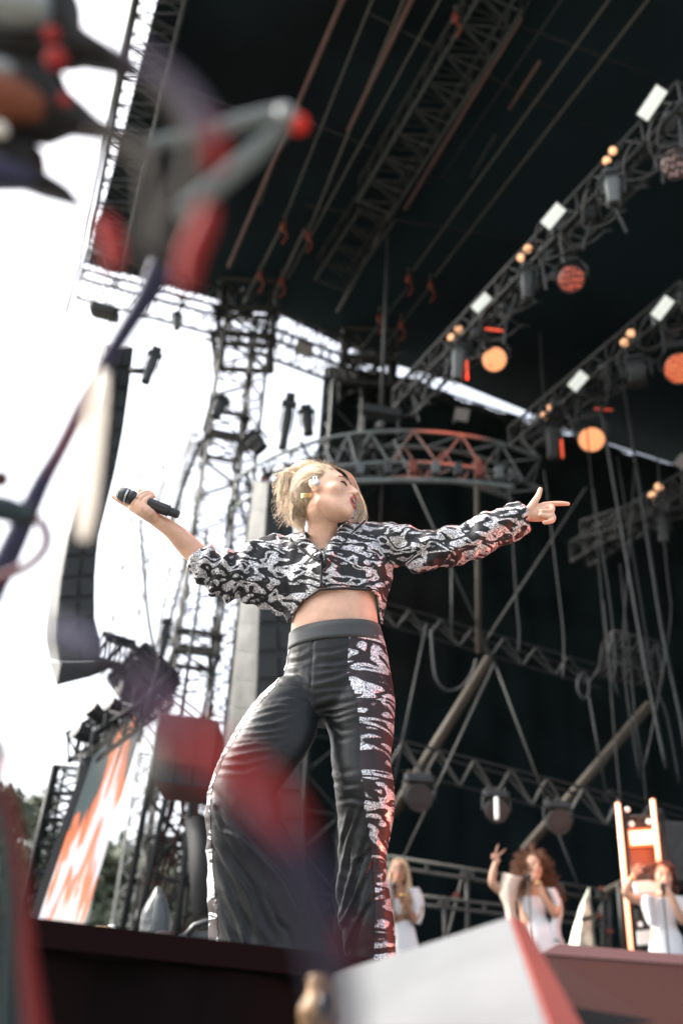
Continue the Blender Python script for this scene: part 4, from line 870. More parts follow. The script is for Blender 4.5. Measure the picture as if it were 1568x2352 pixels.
def head_mesh(n=120, mouth=1.):
    th = np.linspace(0.001, np.pi-.001, n//2*1+1); ph = np.linspace(0, 2*np.pi, n, endpoint=False)
    T, P = np.meshgrid(th, ph, indexing='ij')
    # poles on the x axis so that the face is well sampled
    D = np.stack([np.cos(T), np.sin(T)*np.cos(P), np.sin(T)*np.sin(P)], -1).reshape(-1, 3)
    o = np.array((0, .0, -.01)); lo = np.full(len(D), .02); hi = np.full(len(D), .22)
    # march inwards from outside for the outer surface
    t = hi.copy()
    for _ in range(90):
        dd = head_sdf(o+D*t[:, None], mouth); t = t-np.clip(dd, -.01, .01)*.7
    V = o+D*t[:, None]; m = len(th); mb = MB()
    fs = [(i*n+j, i*n+(j+1) % n, (i+1)*n+(j+1) % n, (i+1)*n+j) for i in range(m-1) for j in range(n)]
    fs += [tuple(range(n-1, -1, -1)), tuple((m-1)*n+j for j in range(n))]
    mb.add([tuple(v) for v in V], fs); return mb
def xform(mb, Mx):
    for i, v in enumerate(mb.v): mb.v[i] = tuple(Mx @ Vector(v))
    return mb
def head_matrix(c, yaw, pitch, roll, s):
    # yaw 0 faces the camera (-Y); positive turns towards picture right
    Rz = Matrix.Rotation(math.pi+yaw, 4, 'Z'); Rx = Matrix.Rotation(pitch, 4, 'X'); Ry = Matrix.Rotation(roll, 4, 'Y')
    return Matrix.Translation(c) @ Rz @ Rx @ Ry @ Matrix.Scale(s, 4)
def limb(mb, pts, rads, n=18, k=5):
    r = [[Vector(p), Vector((q, 0, 0))] for p, q in zip(pts, rads)]; rr = resample(r, k)
    mb.tube([a[0] for a in rr], [a[1].x for a in rr], n); a, b = rr[0], rr[-1]
    mb.ball(a[0], a[1].x, n=14); mb.ball(b[0], b[1].x, n=14); return mb

HC0 = aY(745, 1140, 2.93); HM = head_matrix(HC0, R(69), R(8.5), R(-4), .99)
hp = lambda x, y, z: HM @ Vector((x, y, z))
singer = thing('person', 'lead singer with swept back blonde hair, striped sequin top and black flares, arms spread', 'person', Vector((aY(700, 2200, YS).x, YS, DZ)))
body = MB()
hm = xform(head_mesh(140), HM); body.add(hm.v, hm.f)
# ear (picture side)
E = hp(-.074, -.012, -.008)
for s in (-1, 1):
    e = MB().ball((s*.075, -.010, -.004), .009, .014, .028, 16, Matrix.Rotation(R(12), 3, 'X')).ball((s*.083, -.017, .004), .006, .011, .022, 14, Matrix.Rotation(R(12), 3, 'X')); xform(e, HM); body.add(e.v, e.f)
# neck
limb(body, [hp(0, -.022, -.045), aY(741, 1200, 2.97), aY(738, 1245, 3.0), aY(740, 1275, 3.02)], [.054, .052, .056, .07])
limb(body, [hp(-.045, -.02, -.065), aY(736, 1235, 2.965)], [.014, .010], k=3)       # sternomastoid
limb(body, [aY(742, 1255, 2.975), aY(800, 1240, 2.98), aY(870, 1235, 3.0)], [.018, .02, .03], k=3)
limb(body, [aY(732, 1257, 2.975), aY(690, 1255, 2.98), aY(630, 1262, 3.0)], [.018, .02, .03], k=3)
# torso
tr = [pxring((690, 1262), (800, 1250), 3.02, .7), pxring((655, 1280), (880, 1268), 3.03, .42), pxring((672, 1330), (880, 1318), 3.03, .55), pxring((686, 1375), (868, 1362), 3.03, .62), pxring((674, 1410), (866, 1395), 3.03, .64), pxring((668, 1450), (868, 1436), 3.03, .62), pxring((676, 1490), (864, 1480), 3.03, .52), pxring((680, 1560), (870, 1560), 3.03, .42), pxring((690, 1640), (860, 1640), 3.03, .35)]
body.loft(resample(tr, 5))
# picture-left arm: shoulder, elbow, wrist (mic hand)
Sh, El, Wr = aY(632, 1280, 3.03), aY(484, 1306, 2.965), aY(357, 1193, 2.86)
limb(body, [Sh, aY(550, 1300, 2.98), El], [.055, .045, .037])
limb(body, [El, aY(432, 1254, 2.92), aY(395, 1218, 2.88), Wr], [.038, .038, .030, .0235])
# picture-right arm
Sh2, El2, Wr2 = aY(885, 1255, 3.03), aY(1040, 1258, 2.98), aY(1205, 1184, 2.94)
limb(body, [Sh2, aY(960, 1262, 3.0), El2, aY(1120, 1225, 2.96), Wr2], [.055, .047, .043, .036, .0245])
# pointing hand (thumb up, index out, three curled)
YH = 2.94
h = lambda x, y, dy=0.: aY(x, y, YH+dy)
for (kx, ky, dy) in ((1249, 1160, 0), (1248, 1171, -.006), (1247, 1182, -.004), (1243, 1191, .002)):
    limb(body, [h(1205, 1183), h((1205+kx)/2, (1183+ky)/2+1, dy*.6), h(kx, ky, dy)], [.0215, .0165, .0115], n=12, k=3)
limb(body, [h(1248, 1160), h(1272, 1157), h(1290, 1156.5), h(1304, 1157.5)], [.0108, .0098, .0088, .0074], n=12, k=3)
limb(body, [h(1214, 1172, -.01), h(1226, 1154, -.014), h(1236, 1138, -.014), h(1240.5, 1124, -.012)], [.0150, .0125, .0105, .0085], n=12, k=3)
for (a, b, c_, e) in (((1250, 1168), (1267, 1164), (1265, 1174), (1243, 1174)), ((1250, 1178), (1266, 1176), (1263, 1186), (1240, 1183)), ((1246, 1188), (1268, 1184), (1268, 1196), (1250, 1200))):
    limb(body, [h(*a, -.004), h(*b, -.012), h(c_[0], c_[1], -.024), h(e[0], e[1], -.028)], [.0105, .0102, .0092, .0078], n=12, k=3)
# mic hand
M0, M1 = aY(268, 1130, 2.80), aY(409, 1182, 2.83)      # grille tip .. butt
md = (M1-M0).normalized(); mr, mu, mf = None, None, None
YG = 2.83
g = lambda x, y, dy=0.: aY(x, y, YG+dy)
for (kx, ky, dy) in ((303, 1166, -.006), (309, 1158, -.020), (318, 1158, -.03), (330, 1163, -.03)):
    limb(body, [Wr, g((357+kx)/2, (1193+ky)/2, dy*.7), g(kx, ky, dy)], [.022, .0175, .0125], n=12, k=3)
limb(body, [g(304, 1165, -.004), g(287, 1156, -.002), g(272, 1148, 0), g(259, 1140, .002)], [.0115, .0102, .0092, .0072], n=12, k=3)
for (a, b, c_, e) in (((308, 1158), (314, 1143), (330, 1133), (343, 1131)), ((317, 1158), (323, 1146), (336, 1138), (349, 1135)), ((329, 1164), (333, 1152), (343, 1144), (352, 1140))):
    limb(body, [g(*a, -.022), g(*b, -.030), g(*c_, -.020), g(*e, -.002)], [.0112, .0106, .0096, .0080], n=12, k=3)
limb(body, [g(330, 1178, .0), g(322, 1155, .03), g(320, 1138, .028), g(321, 1128, .02)], [.014, .0125, .011, .0085], n=12, k=3)
# legs and feet inside the trousers
limb(body, [aY(700, 1590, 3.03), aY(585, 1770, 2.93), aY(600, 1960, 3.0), aY(612, 2160, 3.05)], [.065, .055, .045, .03])
limb(body, [aY(820, 1590, 3.03), aY(835, 1790, 2.98), aY(838, 1980, 3.03), aY(845, 2180, 3.05)], [.065, .055, .045, .03])
for fx in (612, 845):
    q = aY(fx, 2200, 3.0); body.ball((q.x, q.y+.05, DZ+.035), .036, .09, .03, 16)
co, no, fs = fuse(body, .0032, 2, .3)
bvb = BVHTree.FromPolygons([Vector(c) for c in co], fs)
from_arr(co, fs).build('body', 'skin', singer, smooth=True)

# ---- face details laid on the head
def on_head(x, z, off=.0008, n=None):
    p = np.array([[x, .2, z]]); 
    for _ in range(80): p[0, 1] -= max(head_sdf(p)[0], 1e-4)*.8
    p[0, 1] += off; w = hp(*p[0]); d = (HM.to_3x3() @ Vector((0, 1, 0))).normalized()
    hit = bvb.ray_cast(w+d*.04, -d, .09)
    return hit[0]+d*off if hit[0] is not None else w
face = {}
for s in (-1, 1):
    pts = [on_head(s*(.030+.0155*math.cos(a)), .0115-.0035*math.sin(a)) for a in [math.pi*k/8 for k in range(9)]]
    MB().tube(pts, [.0014, .0026, .0034, .0036, .0036, .0034, .0032, .003, .002], 6).build('eyelash', 'lash', singer, smooth=True)
    vs = [on_head(s*(.030+.015*math.cos(a)*q), .0175+.006*math.sin(a)*q, .0016) for q in (1, .66, .33) for a in [2*math.pi*k/16 for k in range(16)]]
    MB().add(vs, [(i*16+j, i*16+(j+1) % 16, (i+1)*16+(j+1) % 16, (i+1)*16+j) for i in range(2) for j in range(16)]+[tuple(32+j for j in range(16))]).build('eyelid', 'shadow_lid', singer, smooth=True)
    pts = [on_head(s*(.012+.038*k/8), .034+.006*math.sin(math.pi*min(1, k/7)), .0012) for k in range(9)]
    MB().tube(pts, [.0028, .0044, .0046, .0044, .004, .0034, .003, .0024, .0016], 6, flat=.5).build('eyebrow', 'brow', singer, smooth=True)
# lips follow the rim of the open mouth
def mouth_pt(a, rx, rz, off): return on_head(rx*math.cos(a), -.0615+rz*math.sin(a), off)
def lip(a0, a1, th):
    K = 14; pts = []; rad = []
    for k in range(K+1):
        a = a0+(a1-a0)*k/K; pts.append(mouth_pt(a, .020, .0195, .0005)); rad.append(th*1.3*(.35+.65*math.sin(math.pi*k/K)))
    return MB().tube(pts, rad, 8)
lip(R(0), R(180), .0042).build('upper_lip', 'lip', singer, smooth=True); lip(R(180), R(360), .0048).build('lower_lip', 'lip', singer, smooth=True)
mb = MB().ball((0, .0965, -.061), .0165, .012, .0165, 16); xform(mb, HM); mb.build('mouth_interior', 'mouth', singer, smooth=True)
mb = MB().box((0, .1065, -.0510), Vector((.0105, 0, 0)), Vector((0, .003, 0)), Vector((0, 0, .0028))); xform(mb, HM); mb.build('teeth', 'teeth', singer)
for s in (-1, 1):
    mb = MB().ball((s*.0055, .109, -.0335), .0028, .003, .0018, 10); xform(mb, HM); mb.build('nostril', 'mouth', singer)
# ear jewellery
mb = MB(); a0 = [Vector((.096, .002+.007*math.cos(t), .012+.009*math.sin(t))) for t in [2*math.pi*k/20 for k in range(21)]]
mb.tube(a0, .0022, 6); xform(mb, HM); mb.build('earpiece_loop', 'mic_ring', singer, smooth=True)
mb = MB().cbox((.096, .006, -.008), Vector((.007, 0, 0)), Vector((0, .010, .003)), Vector((0, -.003, .010)), .35); xform(mb, HM); mb.build('in_ear_monitor', 'clear', singer, smooth=True)
Ec = aY(704, 1138, hp(.10, -.02, -.03).y-.012); rm = MB()
R_, U_, F_ = basis_toward(Ec)
for k in range(5):
    c = Ec+U_*(.006-.003*k); rm.tube([c+R_*(.018*math.cos(t))+F_*(.014*math.sin(t))+U_*.003*math.cos(t) for t in [R(20)+R(320)*q/24 for q in range(25)]], .0016, 6)
rm.build('earring', 'gold', singer, smooth=True)

# ---- microphone
mic = thing('microphone', 'black wireless handheld microphone held out in the singer\'s fist at the left', 'microphone', M1)
def axis_loft(p, d, prof, n=24):
    a = d.orthogonal().normalized(); b = d.cross(a); return [[p+d*t+(a*math.cos(2*math.pi*j/n)+b*math.sin(2*math.pi*j/n))*r for j in range(n)] for t, r in prof]
Lm = (M1-M0).length
MB().loft(axis_loft(M0, md, [(0, .006), (.004, .016), (.012, .0225), (.026, .0255), (.038, .0252)])).build('grille', 'mic_grille', mic, smooth=True)
MB().loft(axis_loft(M0, md, [(.034, .0262), (.041, .0262), (.0411, .0255), (.0339, .0255)])).build('band', 'mic_ring', mic)
MB().loft(axis_loft(M0, md, [(.042, .0245), (.058, .0235), (.072, .0195), (Lm*.5, .0185)])).build('collar', 'mic_black', mic, smooth=True)
MB().loft(axis_loft(M0, md, [(Lm*.5, .0185), (Lm*.5+.001, .0215), (Lm-.047, .0205), (Lm-.038, .0195)], 8)).build('handle', 'mic_black', mic)
MB().loft(axis_loft(M0, md, [(Lm-.038, .0200), (Lm-.034, .0200), (Lm-.034, .0155), (Lm-.004, .0150), (Lm, .0130)])).build('antenna_cap', 'mic_black', mic, smooth=False)
MB().loft(axis_loft(M0, md, [(Lm, .0130), (Lm+.003, .0122)])).build('end_ring', 'housing_l', mic)

# ---- jacket
def disp_noise(co, no, amp, f, seed=0., ax=(1, 1, 1)):
    out = co.copy()
    for i in range(len(co)):
        v = Vector((co[i, 0]*ax[0]*f+seed, co[i, 1]*ax[1]*f, co[i, 2]*ax[2]*f)); out[i] += no[i]*amp*noise.noise(v)
    return out
jk = MB()
jr = [pxring((700, 1222), (800, 1200), 3.04, .72), pxring((655, 1240), (850, 1206), 3.04, .50), pxring((622, 1262), (888, 1218), 3.04, .45), pxring((618, 1290), (905, 1262), 3.03, .52), pxring((622, 1330), (904, 1310), 3.03, .58), pxring((636, 1375), (893, 1355), 3.03, .6), pxring((655, 1415), (882, 1395), 3.03, .6), pxring((664, 1450), (877, 1440), 3.03, .58)]
jk.loft(resample(jr, 5))
sl = [pxring((431, 1305), (478, 1262), 2.935, 1.25), pxring((462, 1338), (505, 1270), 2.955, 1.1), pxring((492, 1366), (540, 1267), 2.97, .85), pxring((540, 1378), (582, 1250), 3.0, .75), pxring((590, 1398), (622, 1236), 3.02, .62), pxring((650, 1420), (668, 1236), 3.04, .5)]
# sleeve rings: pxring's A vector runs lower-left -> upper-right edge
jk.loft(resample(sl, 5))
sr = [pxring((862, 1330), (850, 1215), 3.03, .8), pxring((912, 1300), (893, 1203), 3.02, .85), pxring((955, 1309), (948, 1218), 3.0, .9), pxring((1010, 1308), (1006, 1219), 2.99, .9), pxring((1075, 1285), (1066, 1203), 2.97, .95), pxring((1140, 1256), (1128, 1179), 2.96, .95), pxring((1185, 1233), (1165, 1166), 2.95, .95), pxring((1216, 1214), (1189, 1159), 2.945, .95)]
jk.loft(resample(sr, 5))
co, no, fs = fuse(jk, .0065, 3, .5)
# gathers: soft large folds plus bunching near the picture-left cuff
co = disp_noise(co, no, .016, 11, 3, (1, 1, .8))
co = disp_noise(co, no, .009, 26, 9, (1.2, 1, .7))
px, py = projA(co)
wgt = np.clip((640-px)/120, 0, 1)*np.clip((px-430)/40, 0, 1)
co = co+no*(.010*wgt*np.sin((px*.9+py*.35)*.16))[:, None]
wgt = np.clip((px-880)/40, 0, 1)
co = co+no*(.005*wgt*np.sin((px*.5+py*.9)*.13))[:, None]
px, py = projA(co)
hem = [(600, 1446), (652, 1446), (664, 1428), (676, 1404), (700, 1376), (735, 1353), (790, 1350), (850, 1354), (866, 1368), (872, 1400), (876, 1428), (884, 1448), (884, 1520), (600, 1520)]
front = co[:, 1] < 3.06
vneck = [(701, 1222), (716, 1243), (739, 1264), (757, 1240), (789, 1204), (790, 1150), (690, 1150)]
kill = inpoly(px, py, hem) | (inpoly(px, py, vneck) & front)
keep = [f for f in fs if not any(kill[i] for i in f)]
used = np.zeros(len(co), bool)
for f in keep:
    for i in f: used[i] = True
idx = np.cumsum(used)-1
jb = MB(); jb.v = [tuple(c) for c in co[used]]; jb.f = [tuple(int(idx[i]) for i in f) for f in keep]
jo = jb.build('jacket', 'zebra_jacket', singer, smooth=True)
sm = jo.modifiers.new('thick', 'SOLIDIFY'); sm.thickness = .006; sm.offset = -1
bvj = BVHTree.FromPolygons([Vector(v) for v in jb.v], jb.f)
def on(bv, x, y, off=.003, fb=3.0):
    d = ray(x, y); hit = bv.ray_cast(CAM, d)
    return (hit[0]-d*off) if hit[0] is not None else aY(x, y, fb)
def strip(bv, pts, r, name, m, par, k=6, fb=2.86, flat=None, n=7):
    P = []
    for i in range(len(pts)-1):
        for j in range(k):
            t = j/k; P.append((pts[i][0]*(1-t)+pts[i+1][0]*t, pts[i][1]*(1-t)+pts[i+1][1]*t))
    P.append(pts[-1]); Q = [on(bv, x, y, r*.5, fb) for x, y in P]
    ys = [q.y for q in Q]; Q = [Vector((q.x, sum(ys[max(0, i-3):i+4])/len(ys[max(0, i-3):i+4]), q.z)) for i, q in enumerate(Q)]
    Q = [on_plane(P[i], Q[i].y) for i in range(len(P))]
    return MB().tube(Q, r, n, flat=flat).build(name, m, par, smooth=True)
def on_plane(p, Y): return aY(p[0], p[1], Y)
strip(bvj, [(739, 1262), (738, 1300), (737, 1348)], .0045, 'zip', 'zip', singer)
strip(bvj, [(664, 1236), (690, 1258), (716, 1278), (736, 1291)], .0055, 'lapel_edge', 'zip', singer)
strip(bvj, [(702, 1224), (717, 1244), (739, 1265)], .005, 'lapel_edge', 'zip', singer)
strip(bvj, [(739, 1265), (757, 1241), (790, 1205)], .005, 'lapel_edge', 'zip', singer)
strip(bvj, [(838, 1196), (800, 1232), (765, 1278), (743, 1312)], .0045, 'lapel_edge', 'zip', singer)
strip(bvj, [(700, 1377), (735, 1354), (790, 1351), (850, 1355)], .0045, 'hem_band', 'zip', singer)
# raised lapels
def patch(bv, poly_l, poly_r, off, name, m, par, n=16, mm=5):
    vs = []
    for i in range(n+1):
        f = i/n*(len(poly_l)-1); k = min(int(f), len(poly_l)-2); t = f-k
        a = (poly_l[k][0]*(1-t)+poly_l[k+1][0]*t, poly_l[k][1]*(1-t)+poly_l[k+1][1]*t); b = (poly_r[k][0]*(1-t)+poly_r[k+1][0]*t, poly_r[k][1]*(1-t)+poly_r[k+1][1]*t)
        for j in range(mm+1):
            s = j/mm; vs.append(on(bv, a[0]*(1-s)+b[0]*s, a[1]*(1-s)+b[1]*s, off*(.5+math.sin(math.pi*s)), 2.86))
    o = MB().add(vs, [(i*(mm+1)+j, i*(mm+1)+j+1, (i+1)*(mm+1)+j+1, (i+1)*(mm+1)+j) for i in range(n) for j in range(mm)]).build(name, m, par, smooth=True)
    sm = o.modifiers.new('t', 'SOLIDIFY'); sm.thickness = .005; sm.offset = 0; return o
patch(bvj, [(666, 1236), (690, 1257), (716, 1277), (735, 1289)], [(700, 1226), (709, 1236), (722, 1250), (737, 1266)], .008, 'lapel', 'zebra_jacket', singer)
patch(bvj, [(795, 1206), (775, 1224), (757, 1244), (741, 1267)], [(836, 1197), (800, 1230), (768, 1272), (745, 1306)], .008, 'lapel', 'zebra_jacket', singer)

# ---- trousers
tb = MB()
pel = [pxring((666, 1462), (870, 1444), 3.03, .64, Y2=3.03), pxring((662, 1492), (884, 1480), 3.03, .63), pxring((652, 1545), (895, 1540), 3.03, .6), pxring((632, 1590), (904, 1590), 3.03, .56), pxring((628, 1625), (905, 1640), 3.03, .5), pxring((660, 1660), (880, 1665), 3.03, .4)]
tb.loft(resample(pel, 5))
ll = [pxring((642, 1560), (740, 1590), 3.02, .95), pxring((616, 1583), (732, 1640), 3.0, .9), pxring((578, 1622), (726, 1690), 2.98, .85), pxring((536, 1687), (700, 1738), 2.95, .8), pxring((507, 1741), (662, 1790), 2.93, .8), pxring((483, 1802), (634, 1838), 2.92, .85), pxring((474, 1860), (648, 1885), 2.93, .9), pxring((475, 1930), (680, 1950), 2.95, .85), pxring((477, 1995), (706, 2010), 2.97, .75), pxring((478, 2090), (742, 2100), 2.99, .7), pxring((482, 2185), (780, 2200), 3.0, .65), pxring((484, 2236), (792, 2250), 3.0, .65)]
tb.loft(resample(ll, 5))
lrg = [pxring((745, 1560), (897, 1555), 3.02, .8), pxring((740, 1610), (905, 1600), 3.02, .9), pxring((745, 1655), (905, 1650), 3.01, .95), pxring((758, 1700), (902, 1700), 3.0, .95), pxring((760, 1755), (896, 1745), 2.99, .95), pxring((768, 1810), (904, 1810), 2.98, .95), pxring((774, 1870), (903, 1865), 2.99, .95), pxring((777, 1930), (894, 1925), 3.0, 1), pxring((777, 1990), (886, 1980), 3.01, 1.05), pxring((773, 2060), (894, 2055), 3.02, 1.05), pxring((780, 2130), (904, 2125), 3.02, 1), pxring((792, 2190), (907, 2185), 3.02, 1), pxring((796, 2240), (909, 2240), 3.02, 1)]
tb.loft(resample(lrg, 5))
co, no, fs = fuse(tb, .0065, 4, .5)
# folds: drag lines from the crotch over the bent thigh, slack creases in the flares
px, py = projA(co)
def ridged(u, v, s):
    out = np.empty(len(u))
    for i in range(len(u)): out[i] = 1-2*abs(noise.noise(Vector((u[i], v[i], s))))
    return out-.55
front = np.clip((3.05-co[:, 1])/.06, 0, 1)
ang = R(-16); u = (px*math.cos(ang)-py*math.sin(ang)); v = (px*math.sin(ang)+py*math.cos(ang))
w1 = np.clip((py-1465)/40, 0, 1)*np.clip((1830-py)/120, 0, 1)*np.clip((815-px)/60, 0, 1)
f1 = ridged(u/150, v/27, 1.)
w1b = np.clip((py-1465)/30, 0, 1)*np.clip((1720-py)/60, 0, 1)*np.clip((px-700)/60, 0, 1)*.7
u2 = (px*math.cos(R(14))+py*math.sin(R(-14))); f1b = ridged((px*.96+py*.2)/160, (-px*.2+py*.98)/26, 6.)
ang = R(55); u = (px*math.cos(ang)+py*math.sin(ang)); v = (-px*math.sin(ang)+py*math.cos(ang))
w2 = np.clip((py-1790)/60, 0, 1)*np.clip((800-px)/20, 0, 1)
f2 = ridged(u/230, v/46, 3.)
w3 = np.clip((py-1780)/80, 0, 1)*np.clip((px-765)/12, 0, 1)
f3 = ridged((px*.9-py*.12)/26, py/200, 5.)+.5*ridged(px/60, py/30, 8.)
co = co+no*((.0015*w1*f1+.0015*w1b*f1b+.005*w2*f2+.0035*w3*f3))[:, None]
def Z(pts): return [(x*.3594+459.3, y*.3594+1377.9) for x, y in pts]
CR = [([(560,352),(640,335),(700,300)],7,.006),([(548,412),(640,400),(722,366)],8,.007),([(530,478),(620,470),(705,520)],8,.007),([(520,540),(600,548),(690,560)],6,.004),([(400,640),(560,610),(690,628)],9,.007),([(350,690),(500,655),(660,660)],8,.008),([(320,742),(480,700),(640,690)],7,.007),([(290,790),(460,770),(600,720)],8,.008),([(258,838),(420,830),(580,800)],7,.007),([(240,880),(400,870),(560,852)],7,.007),([(215,925),(360,900),(520,905)],6,.006),([(170,980),(330,945),(490,930)],9,.007),([(150,1030),(300,1020),(450,985)],9,.007),([(120,1085),(280,1090),(400,1040)],9,.005),
 ([(735,335),(840,330),(945,300)],7,.006),([(738,405),(850,400),(940,385)],8,.008),([(730,455),(850,440),(945,428)],7,.006),([(720,520),(840,490),(965,445)],9,.008),([(730,575),(850,560),(990,545)],8,.005),([(715,640),(830,600),(1000,590)],10,.005),([(740,705),(850,680),(1010,640)],8,.007),([(765,725),(860,725),(1015,680)],7,.008),([(800,750),(880,760),(1000,720)],7,.005),([(835,800),(900,840),(980,830)],6,.004),([(840,880),(900,900),(960,890)],6,.003),
 ([(835,1070),(880,1110),(1000,1090)],9,.004),([(850,1160),(920,1190),(1020,1180)],8,.004),([(880,1290),(960,1270),(1040,1290)],8,.004),([(1045,1340),(960,1560),(900,1900),(880,2010)],9,.007),([(980,1330),(930,1520),(885,1740)],8,.006),([(1080,1480),(1010,1700),(905,2040)],8,.009),([(1100,1700),(1010,1900),(890,2150)],8,.008),([(1110,1900),(1000,2100),(940,2260)],8,.008),([(1080,1600),(1040,1660),(1000,1680)],7,.006),
 ([(80,1220),(200,1370),(330,1560),(410,1800)],12,.008),([(75,1420),(200,1640),(330,1830),(480,2200)],14,.010),([(130,1340),(330,1540),(560,1780),(700,2080)],12,.009),([(90,1600),(180,1800),(300,2080),(340,2250)],12,.009),([(260,1300),(450,1500),(640,1760),(780,2150)],12,.009),([(110,1900),(200,2080),(260,2250)],10,.008),([(400,1300),(520,1560),(720,1880),(840,2200)],12,.008),([(110,1330),(150,1460),(240,1500)],8,.006),([(370,1700),(420,1900),(560,2200)],9,.007),([(480,2050),(560,2120),(600,2260)],8,.007)]
for pts, wd_, am in CR:
    pts = Z(pts); best = np.full(len(px), 1e9); sg = np.zeros(len(px)); tt = np.zeros(len(px))
    for q in range(len(pts)-1):
        (ax_, ay_), (bx_, by_) = pts[q], pts[q+1]; dx, dy = bx_-ax_, by_-ay_; L2_ = dx*dx+dy*dy
        t_ = np.clip(((px-ax_)*dx+(py-ay_)*dy)/L2_, 0, 1); ex, ey = px-(ax_+t_*dx), py-(ay_+t_*dy); dd = np.hypot(ex, ey); s_ = np.sign(dx*ey-dy*ex)
        m_ = dd < best; best[m_] = dd[m_]; sg[m_] = s_[m_]; tt[m_] = (q+t_[m_])/(len(pts)-1)
    x_ = best/(wd_*.72); prof = (-1.0*np.exp(-x_**2)+.75*np.exp(-((x_-1.5)**2)*1.6)*(sg > 0))*np.sin(np.pi*np.clip(tt, .04, .96))**.5
    co = co+no*(am*(.7 if pts[0][1] < 1720 else 1)*prof*np.clip((3.08-co[:, 1])/.05, 0, 1))[:, None]
seam = np.exp(-((px-(720-(py-1453)*.06))/2.2)**2)*np.clip((1620-py)/20, 0, 1)*front
co = co-no*(.004*seam)[:, None]
# sort faces into satin and sequinned side panels
px, py = projA(co)
bl = np.interp(py, [1440, 1486, 1550, 1601, 1665, 1755, 1827, 1899, 1971, 2061, 2240], [805, 800, 799, 819, 828, 829, 837, 846, 855, 862, 861])
lft = np.interp(py, [1440, 1482, 1532, 1583, 1622, 1687, 1741, 1802, 1856, 1989, 2100, 2240], [662, 667, 658, 626, 590, 545, 513, 488, 481, 488, 498, 504])
isp = (px > bl) | (px < lft)
pan, sat = [], []
for f in fs:
    (pan if sum(isp[i] for i in f) >= 2 else sat).append(f)
def sub(co, fl):
    used = sorted({i for f in fl for i in f}); mp = {i: k for k, i in enumerate(used)}; b = MB(); b.v = [tuple(co[i]) for i in used]; b.f = [tuple(mp[i] for i in f) for f in fl]; return b
trz = sub(co, sat).build('trousers', 'satin', singer, smooth=True)
sub(co+no*.0015, pan).build('side_panel', 'zebra_panel', trz, smooth=True)
wb = [pxring((665, 1459), (871, 1441), 3.03, .65, n=60), pxring((664, 1472), (875, 1454), 3.03, .642, n=60), pxring((662, 1490), (880, 1474), 3.03, .636, n=60), pxring((661, 1498), (883, 1484), 3.03, .635, n=60)]
o = MB().loft(wb, caps=False).build('waistband', mat('grey waistband', (.030, .035, .038), .5, bump=.15, bscale=400, sheen=.2), trz, smooth=True)
s = o.modifiers.new('t', 'SOLIDIFY'); s.thickness = .003

# ---- hair: smooth swept cap, fuller mass behind, many fine strands
cap = MB()
def hb(x, y, z, rx, ry, rz, rot=0): 
    e = MB().ball((x, y, z), rx, ry, rz, 24, Matrix.Rotation(rot, 3, 'X')); xform(e, HM); cap.add(e.v, e.f)
hb(0, -.028, .046, .0785, .096, .085); hb(0, -.066, .012, .070, .072, .085); hb(0, -.058, -.02, .052, .046, .05)
def blob(x, y, Y, rx, ry=None): p = aY(x, y, Y); s = 1/ppm(p); cap.ball(p, rx*s, rx*s*.9, (ry or rx)*s, 18)
for (x, y, Y, rx, ry) in ((674, 1105, 2.99, 34, 36), (664, 1134, 3.0, 29, 28), (674, 1160, 3.0, 20, 26), (688, 1188, 3.01, 11, 22), (700, 1080, 2.97, 30, 22)): blob(x, y, Y, rx, ry)
co, no, fs = fuse(cap, .006, 5, .5)
# cut the hairline clear of the face
inv = np.array(HM.inverted()); lc = (np.c_[co, np.ones(len(co))]@inv.T)[:, :3]
faceside = (lc[:, 1] > .052-.25*np.abs(lc[:, 0])) & (lc[:, 2] < .075) & (lc[:, 1] > 0)
faceside |= (lc[:, 1] > .006) & (lc[:, 2] < .03)
faceside |= (np.abs(lc[:, 0]) > .05) & (lc[:, 1] > -.028) & (lc[:, 2] < .022) & (lc[:, 2] > -.2)
keep = [f for f in fs if not all(faceside[i] for i in f)]
co2 = disp_noise(co, no, .0025, 40, 2, (1, 1, 1))
hair = sub(co2, keep).build('hair', 'blonde', singer, smooth=True)
bvh = BVHTree.FromPolygons([Vector(c) for c in co], keep)
rr = random.Random(11)
st = MB(); sr2 = MB()
def strand(pts, r0, m=st, wob=.003, n=3):
    P = spline(pts, 4); ph = rr.uniform(0, 6)
    P = [p+Vector((noise.noise(p*45+Vector((ph, 0, 0))), noise.noise(p*45+Vector((0, ph, 0))), noise.noise(p*45+Vector((0, 0, ph)))))*wob*min(1, i/4) for i, p in enumerate(P)]
    m.tube(P, [r0*(1-.6*i/len(P)) for i in range(len(P))], n, caps=False)
# combed strands over the cap: start at the hairline, run back and down to the bun
for k in range(900):
    x = rr.uniform(-.06, .072); zf = .078 if abs(x) < .045 else .05
    y = .052-.25*abs(x)*1.1+rr.uniform(-.015, .006)
    a = Vector((x, y, zf+rr.uniform(-.03, .02)))
    if x > .05: a = Vector((.07-rr.uniform(0, .01), rr.uniform(-.01, .03), rr.uniform(.025, .06)))
    tgt = aY(rr.uniform(650, 700), rr.uniform(1090, 1200), 2.99+rr.uniform(-.03, .04)); tl = HM.inverted() @ tgt
    pts = []
    for t in (0, .25, .5, .75, 1):
        q = a.lerp(tl, t); q.z += .055*math.sin(math.pi*t)*(1 if x < .05 else .3)
        w = HM @ q
        near = bvh.find_nearest(w)
        if near[0] is not None: w = near[0]+near[1]*rr.uniform(.0005, .005)
        pts.append(w)
    strand(pts, rr.uniform(.0007, .0013), sr2 if rr.random() < .2 else st, .003)
